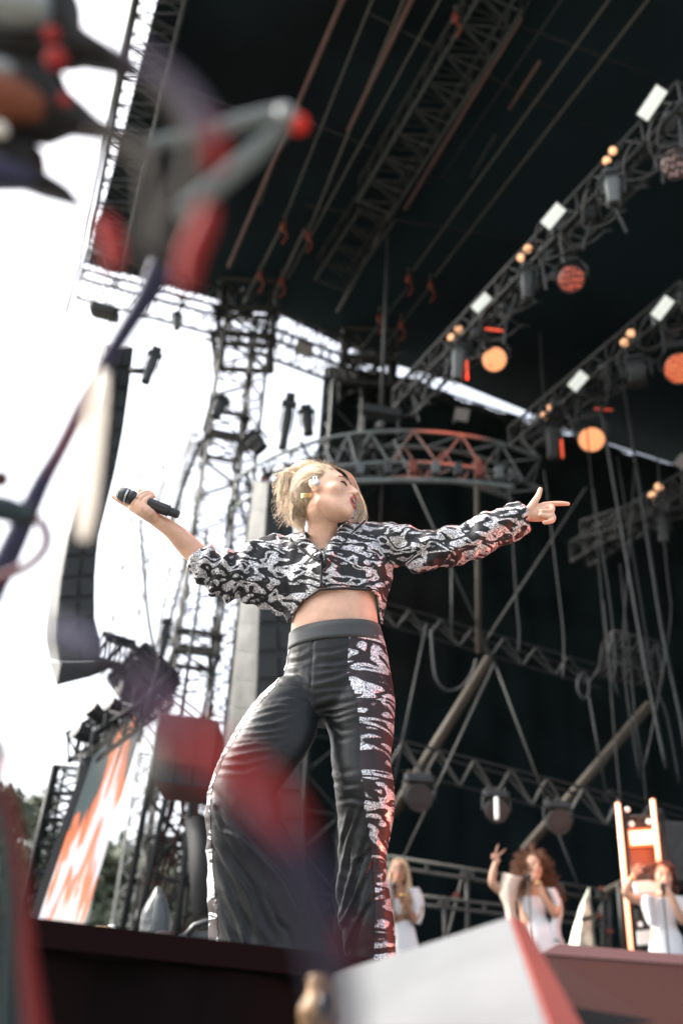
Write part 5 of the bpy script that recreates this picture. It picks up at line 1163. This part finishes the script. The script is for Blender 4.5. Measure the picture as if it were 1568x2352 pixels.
# wispy outer strands: bun fuzz, nape, flyaways on the crown
for k in range(2600):
    sx, sy = rr.uniform(640, 712), rr.uniform(1072, 1178); 
    if sy > 1135 and sx > 688: continue
    a = aY(sx, sy, 2.9); nr_ = bvh.find_nearest(a); P = []
    x_, y_ = sx, sy; dxx = rr.gauss(-.5+(sy-1072)/110, .35)
    for q in range(6):
        w = aY(x_, y_, 2.9); h_ = bvh.ray_cast(CAM, (w-CAM).normalized())
        P.append((h_[0] if h_[0] is not None else (P[-1]+Vector((0, 0, -.012)) if P else nr_[0]))-ray(x_, y_)*rr.uniform(.001, .006)); x_ += dxx*7; y_ += rr.uniform(4, 9); dxx += rr.gauss(0, .22)+(max(0, y_-1120)/60)*(692-x_)/260
    strand(P, rr.uniform(.0004, .0008), sr2 if rr.random() < .28 else st, .0015)
for k in range(950):
    sx, sy = rr.uniform(640, 715), rr.uniform(1070, 1185)
    a = aY(sx, sy, 2.98+rr.uniform(-.05, .05)); nr_ = bvh.find_nearest(a)
    if nr_[0] is not None: a = nr_[0]
    ang = rr.gauss(R(222)+(sy-1075)*.0055, R(34)); L = abs(rr.gauss(16, 12))+6; px_, py_, _ = proj(a)
    pts = [a]
    for t in (.35, .7, 1):
        ang += rr.gauss(.12, .35); px_ += math.cos(ang)*L*.35; py_ += -math.sin(ang)*L*.35+2.5*t
        if px_ < 624: px_ = 624+rr.uniform(0, 6)
        pts.append(aY(px_, py_, a.y+rr.uniform(-.01, .01)))
    strand(pts, rr.uniform(.0004, .0009), st, .005)
for k in range(260):
    sx = rr.uniform(660, 700); sy = rr.uniform(1165, 1200); a = aY(sx, sy, 2.98+rr.uniform(-.04, .05)); ex = sx+(694-sx)*.75+rr.gauss(0, 5); ey = 1196+abs(rr.gauss(0, 16))+(sx-660)*.25
    strand([a, aY((sx+ex)/2+rr.gauss(-2, 4), (sy+ey)/2, a.y), aY(ex, ey, a.y+.01)], rr.uniform(.0005, .001), st, .005)
for k in range(160):
    sx = rr.uniform(680, 800); a = hp(rr.uniform(-.06, .06), rr.uniform(-.1, .05), .12); nr_ = bvh.find_nearest(a); a = nr_[0]
    d = nr_[1].normalized(); e = a+d*rr.uniform(.008, .022)+Vector((rr.gauss(-.02, .02), rr.gauss(0, .01), rr.gauss(.004, .006)))
    strand([a, a.lerp(e, .5)+d*.006, e], .0004, st, .004)
# loose lock falling beyond the far side of the face, and a thick front strand at the hairline
for k in range(420):
    o1 = rr.gauss(0, 1)
    P = [(748+rr.uniform(-14, 8), 1066+rr.uniform(-2, 6)), (781+o1*1.8, 1076+o1), (803+o1*2, 1093), (820+o1*2, 1130), (831+o1*3.5, 1172), (822+o1*5, 1196+rr.uniform(-6, 10)), (806+o1*7, 1208+rr.uniform(-4, 6))]
    n_ = rr.randint(5, 7); strand([aY(x, y, 2.965+.012*o1+.004*i) for i, (x, y) in enumerate(P[:n_])], rr.uniform(.0007, .0012), sr2 if rr.random() < .3 else st, .003)
st.build('strand', 'blonde', hair, smooth=True)['kind'] = 'stuff'
sr2.build('root_strand', 'blonde_root', hair, smooth=True)['kind'] = 'stuff'
# ================================================================== BACKING SINGERS
def backer(label, Y, headc, hs, yaw, skin, arms, torso, dress, hand_up=None, fist=None, hw=None):
    base = aY(torso[-1][0], 2250, Y); t = thing('person', label, 'person', Vector((base.x, Y, DZ)))
    b = MB(); s1 = 1/ppm(aY(*headc, Y)); hc = aY(*headc, Y); Mx = head_matrix(hc, yaw, R(4), 0, hs)
    hm = xform(head_mesh(64, 0), Mx); b.add(hm.v, hm.f)
    limb(b, [Mx @ Vector((0, -.02, -.05)), Mx @ Vector((0, -.03, -.16)), aY(torso[0][0]*.5+torso[0][1]*.5, torso[0][2]+3, Y+.02)], [.052, .052, .07], 12, 3)
    b.loft(resample([pxring((l, y), (r, y), Y+.03, .6, 20) for (l, r, y) in torso], 3))
    for a in arms: limb(b, [aY(x, y, Y+dy) for (x, y, dy, r) in a], [r for (_, _, _, r) in a], 12, 4)
    if hand_up:
        (wx, wy), tips = hand_up; Yh = arms[0][-1][2]+Y
        for (bx, by, mx, my, tx, ty, r) in tips:
            limb(b, [aY(wx, wy, Yh), aY(bx, by, Yh-.01)], [.022, .013], 8, 2)
            limb(b, [aY(bx, by, Yh-.01), aY(mx, my, Yh-.02), aY(tx, ty, Yh-.025)], [r, r*.9, r*.75], 8, 3)
    if fist:
        fx, fy = fist; Yf = Y-.17
        for k in range(4):
            c = aY(fx+1, fy-4+k*4.0, Yf); limb(b, [aY(fx+9, fy-2+k*3.6, Yf+.04), aY(fx+5, fy-5+k*4, Yf-.015), c+Vector((-.02, -.022, 0)), c+Vector((-.045, -.005, 0))], [.014, .0125, .012, .010], 8, 3)
        limb(b, [aY(fx+7, fy+4, Yf+.03), aY(fx, fy-7, Yf+.015), aY(fx-6, fy-7, Yf)], [.015, .012, .009], 8, 3)
        b.ball(aY(fx+8, fy+3, Yf+.035), .032, .028, .04, 12)
    co, no, fs = fuse(b, .009, 2, .4)
    bod = from_arr(co, fs).build('body', skin, t, smooth=True)
    for s in (-1, 1):
        e = MB().ball((s*.031, .089, .013), .013, .006, .0055, 10); xform(e, Mx); e.build('eye', 'lash', t, smooth=True)
        e = MB().tube([Vector((s*.012, .100, .036)), Vector((s*.032, .097, .041)), Vector((s*.05, .082, .036))], .0035, 5); xform(e, Mx); e.build('eyebrow', 'lash', t, smooth=True)
    e = MB().ball((0, .104, -.060), .021, .009, .014, 12); xform(e, Mx); e.build('lips', 'lip', t, smooth=True)
    d = MB(); d.loft(resample([pxring((l, y), (r, y), Y+.03, .66, 36) for (l, r, y) in dress], 5))
    for i, v in enumerate(d.v):
        q = Vector(v); f = min(1, max(0, (DZ+1.25-q.z)/.5)); a = math.atan2(q.y-Y, q.x-base.x)
        d.v[i] = tuple(q+Vector((math.cos(a), math.sin(a), 0))*(.012*f*math.sin(a*9+q.z*3)+.012*noise.noise(q*8)))
    d.build('dress', 'white_cloth', t, smooth=True)
    return t, bod, Mx
def cloth_piece(par, name, m, L, Rr, Y, dy=.06, nv=14, nu=8, wav=.02):
    vs = []
    for i in range(nv+1):
        f = i/nv*(len(L)-1); k = min(int(f), len(L)-2); g = f-k
        l = (L[k][0]*(1-g)+L[k+1][0]*g, L[k][1]*(1-g)+L[k+1][1]*g); r = (Rr[k][0]*(1-g)+Rr[k+1][0]*g, Rr[k][1]*(1-g)+Rr[k+1][1]*g)
        for j in range(nu+1):
            s = j/nu; vs.append(aY(l[0]*(1-s)+r[0]*s, l[1]*(1-s)+r[1]*s, Y-dy*math.sin(math.pi*s)+wav*math.sin(s*14+i*.4)*(i/nv)))
    o = MB().add(vs, [(i*(nu+1)+j, i*(nu+1)+j+1, (i+1)*(nu+1)+j+1, (i+1)*(nu+1)+j) for i in range(nv) for j in range(nu)]).build(name, m, par, smooth=True)
    s = o.modifiers.new('t', 'SOLIDIFY'); s.thickness = .012; return o
def micstand(x0, y0, x1, y1, Y, label):
    p, q = aY(x0, y0, Y), aY(x1, y1, Y); q = Vector((q.x, q.y, DZ)); t = thing('microphone_stand', label, 'microphone stand', q)
    MB().tube([p+Vector((.0, .02, -.05)), q], .010, 8).build('pole', 'black', t, smooth=True)
    MB().ball(p, .027, n=12).build('microphone_head', 'mic_grille', t, smooth=True)
    MB().tube([p, p+Vector((.02, .06, -.08))], [.02, .012], 8).build('microphone_body', 'mic_black', t, smooth=True)
    MB().loft([ell_ring(q+Vector((0, 0, .0)), Vector((.14, 0, 0)), Vector((0, .14, 0))), ell_ring(q+Vector((0, 0, .02)), Vector((.12, 0, 0)), Vector((0, .12, 0)))]).build('base', 'black', t)
def bracelet(t, x, y, Y, m='gold'):
    c = aY(x, y, Y); MB().tube([c+Vector((.036*math.cos(a), .036*math.sin(a), .008*math.cos(a))) for a in [2*math.pi*k/16 for k in range(17)]], .009, 6).build('bracelet', m, t, smooth=True)
def curls(par, Mx, name, m, seeds, n, L, rad, rr, curl=.02, drop=0.):
    # many small corkscrew locks rooted on the skull and spread through the hair's volume
    mb = MB()
    for k in range(n):
        c, sp = rr.choice(seeds); v = Vector((rr.gauss(0, 1), rr.gauss(0, 1), rr.gauss(0, 1))).normalized()
        a = Vector(c)+Vector((v.x*sp[0], v.y*sp[1], v.z*sp[2]))*rr.random()**.35; d = (v+Vector((0, 0, -drop))).normalized(); e = d.orthogonal().normalized(); f = d.cross(e); ph = rr.uniform(0, 6.28)
        pts = [Mx @ (a+d*L*t/6+(e*math.cos(ph+t*1.5)+f*math.sin(ph+t*1.5))*curl*(.4+.6*t/6)) for t in range(7)]
        mb.tube(pts, [rad*(1-.1*t) for t in range(7)], 4, caps=False)
    o = mb.build(name, m, par, smooth=True); return o
YB = 10.5
rr = random.Random(5)
# 1. braids, nearest the trouser leg
t1, b1, M1x = backer('backing singer with long pale braids and white dress, beside the striped trouser leg', YB, (917, 2003), 1.05, R(-12), 'skin_dark',
   [[(958, 2052, 0, .045), (962, 2086, -.03, .04), (951, 2114, -.08, .036)], [(951, 2114, -.08, .036), (930, 2070, -.15, .03), (917, 2036, -.17, .024)], [(893, 2052, .02, .045), (889, 2090, 0, .038), (905, 2100, -.1, .033)]],
   [(896, 960, 2046), (892, 952, 2070), (900, 944, 2110), (896, 952, 2160)], [(892, 946, 2068), (898, 942, 2095), (902, 942, 2114), (900, 952, 2140), (899, 960, 2180), (898, 966, 2290)], fist=(909, 2030))
bracelet(t1, 925, 2057, YB-.15)
mb = MB()
for k in range(150):
    a = Vector((rr.uniform(-.075, .075), rr.uniform(-.09, .05), 0)); a.z = .04+.085*math.sqrt(max(0, 1-(a.x/.085)**2-(a.y/.11)**2)); side = 1 if a.x > -.01 else -1
    end = Vector((side*rr.uniform(-.02, .14)*-1 if False else (rr.uniform(.03, .15) if side > 0 else rr.uniform(-.11, -.075)), rr.uniform(-.1, .04), rr.uniform(-.42, -.2) if side > 0 else rr.uniform(-.25, -.1)))
    mid = Vector((side*rr.uniform(.078, .10), a.y*.7, -.02)); pts = spline([M1x @ Vector((-p.x, p.y, p.z)) for p in (a, mid, end.lerp(mid, .4), end)], 4); mb.tube(pts, .0085, 5, caps=False)
e = MB().ball((0, -.03, .045), .082, .095, .084, 20); xform(e, M1x); mb.add(e.v, e.f)
mb.build('braids', 'braids', t1, smooth=True)['kind'] = 'stuff'
cloth_piece(t1, 'white_shawl', 'white_cloth', [(936, 2040), (942, 2070), (944, 2100), (950, 2122)], [(960, 2040), (972, 2066), (971, 2100), (962, 2124)], YB-.02)
cloth_piece(t1, 'white_shawl', 'white_cloth', [(880, 2012), (882, 2040), (886, 2060)], [(894, 2022), (898, 2046), (896, 2066)], YB-.05)
micstand(904, 2033, 907, 2190, YB-.35, 'thin microphone stand of the braided backing singer by the trouser leg')
# 2. big curly hair, arm raised with two fingers
t2, b2, M2x = backer('middle backing singer with huge brown curls and white clothes, raising two fingers', YB, (1225, 1993), 1.12, R(6), 'skin_mid',
   [[(1180, 2052, 0, .052), (1150, 2046, -.03, .048), (1131, 2028, -.06, .043), (1133, 2000, -.08, .034), (1139, 1980, -.08, .024)], [(1268, 2056, 0, .05), (1278, 2080, -.05, .046), (1274, 2100, -.12, .043), (1252, 2066, -.17, .036), (1237, 2030, -.18, .026)]],
   [(1186, 1262, 2040), (1186, 1252, 2062), (1194, 1252, 2105), (1190, 1280, 2160)], [(1186, 1248, 2062), (1192, 1252, 2085), (1198, 1256, 2112), (1196, 1280, 2140), (1194, 1296, 2180), (1190, 1304, 2290)],
   hand_up=((1138, 1976), [(1137, 1964, 1140, 1952, 1144, 1940, .010), (1144, 1966, 1153, 1958, 1161, 1951, .010), (1133, 1968, 1131, 1962, 1134, 1966, .011), (1142, 1974, 1147, 1976, 1144, 1982, .011), (1130, 1972, 1129, 1966, 1131, 1968, .010)]), fist=(1224, 2016))
bracelet(t2, 1236, 2029, YB-.18)
curls(t2, M2x, 'curly_hair', 'curls', [((0, -.03, .07), (.11, .10, .09)), ((-.09, -.04, -.02), (.06, .08, .12)), ((.09, -.04, -.02), (.06, .08, .12)), ((-.14, -.03, -.16), (.06, .07, .13)), ((.11, -.03, -.14), (.05, .07, .12)), ((-.19, -.03, -.26), (.05, .06, .09)), ((0, -.10, -.05), (.12, .06, .15))], 1100, .075, .006, rr, .016, .3)['kind'] = 'stuff'
e = MB().ball((0, -.035, .04), .085, .09, .085, 20); xform(e, M2x); e.build('hair_cap', 'curls', t2, smooth=True)
for s in (-1, 1):
    e = MB(); e.tube([Vector((s*.095, -.01, -.065))+Vector((0, .0, 0))+Vector((.03*math.cos(a), 0, .03*math.sin(a))) for a in [2*math.pi*k/14 for k in range(15)]], .003, 5); xform(e, M2x); e.build('hoop_earring', 'mic_ring', t2, smooth=True)
cloth_piece(t2, 'cream_sleeve', 'cream_mesh', [(1158, 2006), (1150, 2030), (1148, 2056), (1160, 2078), (1166, 2120), (1170, 2160)], [(1200, 2016), (1194, 2034), (1184, 2058), (1180, 2082), (1186, 2124), (1192, 2165)], YB-.07, .08)
cloth_piece(t2, 'white_shawl', 'white_cloth', [(1252, 2040), (1268, 2070), (1272, 2100), (1266, 2125), (1268, 2160)], [(1276, 2042), (1288, 2068), (1290, 2100), (1284, 2128), (1288, 2165)], YB-.02, .08)
micstand(1214, 2012, 1219, 2175, YB-.35, 'thin microphone stand in front of the curly haired middle backing singer')
# 3. auburn short curls, right edge
t3, b3, M3x = backer('backing singer with short auburn curls, white dress and one arm bent up', YB-.6, (1522, 2019), 1.12, R(-8), 'skin_mid',
   [[(1490, 2068, 0, .05), (1458, 2066, -.03, .048), (1437, 2050, -.06, .043), (1445, 2028, -.08, .034), (1455, 2012, -.08, .024)], [(1560, 2072, 0, .05), (1572, 2094, -.05, .046), (1568, 2116, -.12, .043), (1550, 2080, -.17, .036), (1534, 2044, -.18, .026)]],
   [(1486, 1556, 2056), (1486, 1554, 2080), (1494, 1552, 2125), (1490, 1570, 2180)], [(1480, 1562, 2066), (1486, 1556, 2092), (1494, 1554, 2132), (1492, 1566, 2160), (1490, 1574, 2204), (1488, 1580, 2290)],
   hand_up=((1455, 2008), [(1462, 1998, 1466, 1990, 1469, 1983, .010), (1467, 2000, 1474, 1993, 1480, 1988, .010), (1458, 1998, 1460, 1990, 1461, 1984, .010), (1452, 2000, 1451, 1993, 1452, 1988, .010), (1466, 2006, 1472, 2004, 1477, 2001, .010)]), fist=(1522, 2034))
bracelet(t3, 1449, 2020, YB-.68)
curls(t3, M3x, 'curly_hair', 'auburn', [((0, -.02, .085), (.09, .09, .06)), ((-.06, -.03, .06), (.05, .07, .07)), ((.06, -.03, .06), (.05, .07, .07)), ((-.08, -.04, -.02), (.03, .05, .07)), ((-.09, -.03, -.09), (.02, .03, .04))], 520, .035, .005, rr, .013)['kind'] = 'stuff'
e = MB().ball((0, -.035, .04), .082, .09, .085, 20); xform(e, M3x); e.build('hair_cap', 'auburn', t3, smooth=True)
e = MB(); e.tube([Vector((-.092, -.01, -.085))+Vector((.022*math.cos(a), 0, .03*math.sin(a))) for a in [2*math.pi*k/14 for k in range(15)]], .004, 5); xform(e, M3x); e.build('hoop_earring', 'mic_ring', t3, smooth=True)
cloth_piece(t3, 'draped_sleeve', 'white_cloth', [(1474, 2058), (1472, 2078), (1480, 2100), (1488, 2125)], [(1502, 2056), (1500, 2080), (1502, 2104), (1506, 2130)], YB-.68, .08)
cloth_piece(t3, 'draped_sleeve', 'white_cloth', [(1548, 2056), (1552, 2080), (1556, 2110)], [(1572, 2062), (1590, 2090), (1590, 2120)], YB-.62, .08)
micstand(1521, 2034, 1535, 2200, YB-.95, 'thin microphone stand of the right-hand backing singer')

# ------------------------------------------------------------------ stage lamps that light the performers
def spot(name, p, tgt, col, e, ang=30, r=.08, blend=.6):
    d = bpy.data.lights.new(name, 'SPOT'); o = bpy.data.objects.new(name, d); C.objects.link(o); d.energy = e; d.color = col; d.spot_size = R(ang); d.spot_blend = blend; d.shadow_soft_size = r
    o.location = p; o.rotation_euler = (Vector(p)-Vector(tgt)).to_track_quat('Z', 'Y').to_euler(); return o
floor_lamp = Vector((3.3, 3.7, 1.98))
ft = thing('floor_light', 'red stage light standing on the deck off to the right', 'stage light', Vector((3.3, 3.7, DZ)))
fd = (aY(830, 1600, 3.0)-floor_lamp).normalized(); fa = fd.orthogonal().normalized(); fb = fd.cross(fa)
MB().loft([ell_ring(floor_lamp-fd*.3, fa*.07, fb*.07), ell_ring(floor_lamp-fd*.1, fa*.13, fb*.13), ell_ring(floor_lamp-fd*.02, fa*.14, fb*.14)]).build('housing', 'black', ft)
MB().loft([ell_ring(floor_lamp-fd*.019, fa*.12, fb*.12), ell_ring(floor_lamp-fd*.012, fa*.03, fb*.03)]).build('lens', 'wash_red', ft)
MB().tube([floor_lamp-fd*.1+Vector((0, -.16, 0)), floor_lamp-fd*.1+Vector((0, -.16, -.27)), floor_lamp-fd*.1+Vector((0, .16, -.27)), floor_lamp-fd*.1+Vector((0, .16, 0))], .015, 6).build('yoke', 'black', ft)
spot('red_side_light', floor_lamp, aY(830, 1600, 3.0), (1, .13, .06), 95, 60, .12)
w1 = aZ(1311, 640, 9.9); spot('red_wash_beam', w1+Vector((0, -.2, -.2)), aY(860, 1290, 3.0), (1, .10, .06), 300, 16, .2)
w2 = aZ(1135, 825, 9.5); spot('orange_wash_beam', w2+Vector((0, .1, .1)), U1[-10]+Vector((0, 0, -.2)), (1, .12, .04), 110, 40, .12)
w3 = aZ(1460, 1925, YB) if False else aY(1478, 1935, 10.0); spot('ladder_glow', w3+Vector((.1, -.3, 0)), aY(1270, 2010, YB+.2), (1, .28, .10), 8, 140, .2)
# ================================================================== FOREGROUND AT THE STAGE FRONT
def slab(pts, d): return MB().prism(pts, d)
# white wedge-shaped box
YW = 1.55
t = thing('white_wedge', 'blurred white wedge-shaped box with a salmon side painted as red-lit in the foreground', 'wedge box', aY(1060, 2352, YW))
A, B_, Cc, D_ = aY(770, 2236, YW+.12), aY(1168, 2108, YW+.05), aY(1262, 2380, YW-.35), aY(700, 2520, YW-.25)
slab([A, B_, Cc, D_], (0, .5, -.12)).build('front_panel', 'wedge_white', t)
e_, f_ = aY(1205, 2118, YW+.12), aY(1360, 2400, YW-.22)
slab([B_+Vector((.003, -.004, 0)), e_, f_, Cc+Vector((.003, -.004, 0))], (0, .3, -.1)).build('painted_lit_side', 'salmon', t)  # red light on this side is put into its colour
# brown padded block on the right
YK = 1.9
t = thing('brown_block', 'blurred mauve brown padded block at the lower right edge', 'padded block', aY(1450, 2352, YK))
a, b, c, d = aY(1240, 2192, YK), aY(1640, 2222, YK), aY(1640, 2420, YK-.2), aY(1215, 2330, YK-.1)
slab([a, b, c, d], (0, .5, -.1)).build('front_panel', 'brown', t)
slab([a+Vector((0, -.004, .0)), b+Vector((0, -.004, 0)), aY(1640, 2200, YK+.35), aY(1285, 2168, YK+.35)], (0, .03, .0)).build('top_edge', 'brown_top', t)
slab([aY(1300, 2312, YK-.14), aY(1640, 2366, YK-.14), aY(1640, 2470, YK-.14), aY(1330, 2430, YK-.14)], (0, .02, 0)).build('lower_shade_slab', 'blackmatte', t)  # black slab put in for the shade low on the block
# brass thing
p0 = aY(728, 2320, 1.25); t = thing('brass_ornament', 'small blurred brass coloured lump left of the white wedge', 'ornament', aY(728, 2400, 1.25))
mb = MB(); mb.loft(resample([pxring((l, y), (r, y), 1.25, .7, 20) for (y, l, r) in ((2420, 700, 765), (2330, 688, 768), (2290, 694, 770), (2256, 700, 762), (2240, 712, 750))], 3))
mb.v = [tuple(Vector(v)+Vector((.6, 1, .3))*.012*noise.noise(Vector(v)*40)) for v in mb.v]; mb.build('body', 'brass', t, smooth=True)
mb = MB(); mb.ball(aY(738, 2310, 1.2), .007, .007, .012, 12); mb.build('dark_knob', 'black', t, smooth=True)

# ---- out-of-focus tangle close to the lens
def neon(name, col, rough=.75, **k): return mat(name, col, rough, **k)
m_navy = neon('navy cable', (.02, .022, .06)); m_viol = neon('violet rod', (.10, .08, .13)); m_red = neon('glossy red', (.30, .012, .012)); m_grey = neon('grey rod', (.13, .155, .165)); m_beige = neon('beige rod', (.07, .062, .055))
m_dark = neon('black thorn', (.012, .012, .014)); m_rust = neon('rust brown', (.16, .045, .02)); m_cream = neon('cream rod', (.8, .76, .70), .6); m_teal = neon('dark teal', (.01, .025, .03)); m_steelp = neon('pale steel and sky glint', (.22, .245, .255), .3)
def ftube(par, name, m, pts, rp, D, k=5, n=16, **kw):
    # pts in picture pixels at distance D; rp radius in pixels
    if not isinstance(rp, (list, tuple)): rp = [rp]*len(pts)
    Ds = D if isinstance(D, (list, tuple)) else [D]*len(pts)
    P = [[aD(x, y, dd), Vector((r*dd/FPX, 0, 0))] for (x, y), r, dd in zip(pts, rp, Ds)]; Q = resample(P, k)
    return MB().tube([q[0] for q in Q], [q[1].x for q in Q], n).build(name, m, par, smooth=True)
# thorny ornament at the upper left
T1 = thing('thorn_ornament', 'blurred black ornament with three long thorn points at the upper left corner', 'ornament', aD(-60, 260, .95))
Dt = .95
def thorn(poly, m, name='thorn', dd=Dt):
    P = [aD(x, y, dd) for x, y in poly]; c = sum(P, Vector())/len(P); mb = MB(); n = len(P); F = FW
    rings = [[c+(p-c)*.72-F*.028 for p in P], [c+(p-c)*.93-F*.016 for p in P], P, [c+(p-c)*.93+F*.016 for p in P], [c+(p-c)*.72+F*.028 for p in P]]
    return mb.loft(rings).build(name, m, T1, smooth=True)
thorn([(-120, -60), (150, -60), (182, -5), (184, 62), (225, 92), (285, 130), (326, 172), (250, 158), (190, 148), (150, 155), (60, 150), (-120, 110)], m_dark)
thorn([(-120, 100), (60, 135), (138, 150), (160, 205), (205, 245), (262, 300), (316, 322), (240, 316), (160, 306), (100, 330), (40, 318), (-120, 300)], m_dark)
thorn([(-120, 285), (60, 310), (96, 340), (92, 382), (120, 405), (165, 432), (198, 478), (150, 465), (90, 450), (30, 428), (-120, 430)], m_dark)
ftube(T1, 'collar', m_rust, [(-60, 215), (30, 228), (95, 250)], [60, 52, 28], .9)
ftube(T1, 'sky_glint', m_steelp, [(-20, 10), (60, 18), (110, 22)], [46, 44, 30], .9)  # sky reflection on the black ornament, built as a pale lump
ftube(T1, 'sky_glint', m_steelp, [(-30, 170), (10, 165), (30, 170)], [36, 30, 18], .9)  # second pale reflection, shaped as a lump
for (x, y, r) in ((118, 78, 19), (128, 135, 26), (150, 228, 15)): MB().ball(aD(x, y, .88), r*.88/FPX, n=16).build('red_glint', m_red, T1, smooth=True)  # red specular glints on the ornament, built as small balls
ftube(T1, 'cream_tip', m_cream, [(-12, 290), (0, 300), (2, 312)], [16, 18, 10], .88)
ftube(T1, 'navy_cord', m_navy, [(-60, 380), (20, 400), (80, 408)], [40, 34, 14], .9)

# bent wire sculpture
T2 = thing('bent_wire_sculpture', 'blurred tangle of bent grey, violet and red rods held close to the lens', 'wire sculpture', aD(350, 600, .5))
ftube(T2, 'grey_bar', m_grey, [(345, 330), (450, 310), (560, 280), (660, 258)], [16, 18, 22, 22], .85)
ftube(T2, 'grey_bar', m_grey, [(668, 268), (580, 355), (490, 430), (405, 500)], [20, 25, 28, 30], .85)
ftube(T2, 'beige_bar', m_beige, [(215, 300), (270, 330), (320, 345), (352, 380)], [16, 24, 26, 20], .55)
MB().ball(aD(656, 264, .84), 25*.84/FPX, n=20).build('bar_end', m_steelp, T2, smooth=True)
MB().ball(aD(684, 284, .85), 22*.85/FPX, n=20).build('red_cap', neon('bright red cap', (.85, .03, .015)), T2, smooth=True)
ftube(T2, 'violet_arc', m_viol, [(290, 95), (350, 148), (410, 195), (455, 250), (480, 305)], [14, 18, 20, 20, 18], .45)
ftube(T2, 'red_arc', m_red, [(478, 270), (494, 330), (490, 390)], [17, 22, 18], .5)
ftube(T2, 'beige_arc', m_beige, [(350, 190), (400, 240), (435, 300), (440, 380), (412, 450), (372, 520), (345, 580)], [12, 13, 14, 15, 15, 15, 15], .5)
ftube(T2, 'grey_stem', m_beige, [(335, 345), (342, 420), (350, 500), (350, 560)], [12, 13, 14, 15], .5)
MB().ball(aD(343, 567, .4), 26*.4/FPX, n=20).build('round_knob', m_beige, T2, smooth=True)
ftube(T2, 'red_ribbon', m_red, [(480, 470), (462, 530), (436, 590), (425, 660)], [18, 25, 25, 20], .55)
ftube(T2, 'red_ribbon', m_red, [(236, 505), (256, 550), (262, 615)], [22, 24, 20], .65)
ftube(T2, 'navy_rod', m_navy, [(372, 610), (330, 690), (262, 800), (200, 910), (140, 1030), (95, 1110), (40, 1230), (-30, 1380)], [32, 22, 18, 17, 17, 21, 27, 32], 1.15)
ftube(T2, 'red_cord', neon('deep red cord', (.12, .01, .015)), [(205, 900), (150, 1010), (120, 1080)], [12, 18, 12], .52)
MB().ball(aD(0, 1100, 1.0), 24*1.0/FPX, n=20).build('black_knob', neon('rust black knob', (.05, .012, .008)), T2, smooth=True)
ftube(T2, 'dark_crossbar', m_teal, [(-30, 1160), (20, 1172), (75, 1192)], [30, 32, 22], 1.0)
ftube(T2, 'ring', neon('dark red ring', (.10, .025, .03)), [(88, 1190), (106, 1222), (104, 1258), (70, 1296), (20, 1322), (-20, 1336)], [13, 13, 13, 13, 13, 13], 1.0)
m_tl = bpy.data.materials.new('cream translucent'); m_tl.use_nodes = True; _t = m_tl.node_tree; _t.nodes.clear()
_d = _t.nodes.new('ShaderNodeBsdfDiffuse'); _d.inputs[0].default_value = (.9, .86, .8, 1); _r = _t.nodes.new('ShaderNodeBsdfTranslucent'); _r.inputs[0].default_value = (.95, .92, .88, 1)
_m = _t.nodes.new('ShaderNodeMixShader'); _o = _t.nodes.new('ShaderNodeOutputMaterial'); _t.links.new(_d.outputs[0], _m.inputs[1]); _t.links.new(_r.outputs[0], _m.inputs[2]); _t.links.new(_m.outputs[0], _o.inputs[0])
ftube(T2, 'bokeh_streak', m_tl, [(232, 850), (222, 920), (208, 1050), (198, 1160), (190, 1240)], [12, 21, 23, 21, 12], .8)  # white light bokeh over the speakers, built as a translucent tube
ftube(T2, 'violet_foot', neon('slate violet', (.12, .11, .17)), [(120, 1440), (190, 1478), (230, 1500)], [20, 30, 20], .5)
ftube(T2, 'grey_rod', m_steelp, [(-30, 1425), (60, 1445), (150, 1470)], [10, 10, 8], .3)
T3 = thing('looped_strap', 'blurred strap fading from violet to red to navy, crossing the bent trouser leg', 'strap', aD(700, 1950, .4))
ftube(T3, 'violet_section', neon('violet cloth', (.13, .09, .15)), [(290, 1540), (345, 1600), (400, 1660)], [18, 26, 30], .33)
ftube(T3, 'red_section', m_red, [(400, 1672), (480, 1728), (560, 1788), (630, 1850), (678, 1920)], [24, 34, 38, 33, 22], .31)
ftube(T3, 'navy_section', neon('near black navy', (.012, .010, .03)), [(560, 1850), (640, 1935), (710, 2040), (752, 2160), (775, 2290), (790, 2420)], [24, 46, 56, 48, 42, 40], .36)
ftube(T3, 'red_fold', neon('dull red', (.30, .01, .01)), [(775, 2130), (800, 2160), (812, 2190)], [12, 18, 12], .36)
MB().ball(aD(318, 1757, .33), 40*.33/FPX, n=20).build('grey_disc', neon('warm grey disc', (.30, .29, .26)), T3, smooth=True)
T4 = thing('curved_strap', 'blurred dark strap with a red outer edge at the lower left edge', 'strap', aD(0, 2352, .5))
ftube(T4, 'dark_band', m_teal, [(-40, 1760), (0, 1850), (20, 1960), (28, 2080), (28, 2200), (30, 2420)], [16, 20, 22, 26, 32, 44], .75)
ftube(T4, 'red_edge', neon('dark red edge', (.16, .008, .01)), [(-18, 1755), (22, 1850), (44, 1965), (56, 2080), (64, 2200), (90, 2420)], [6, 9, 10, 11, 16, 24], .7)
o = ftube(None, 'red_corner_rod', m_red, [(-30, 1705), (2, 1722), (10, 1742), (-20, 1790)], [14, 13, 12, 10], .6) if False else None
T5 = thing('red_grey_rod', 'blurred stub of red and grey rod poking in at the left edge', 'rod', aD(-20, 1745, .6))
ftube(T5, 'grey_side', m_grey, [(-40, 1690), (-4, 1712), (-2, 1740)], [16, 15, 12], .9); ftube(T5, 'red_side', m_red, [(6, 1725), (2, 1755), (-30, 1800)], [9, 12, 10], .9)
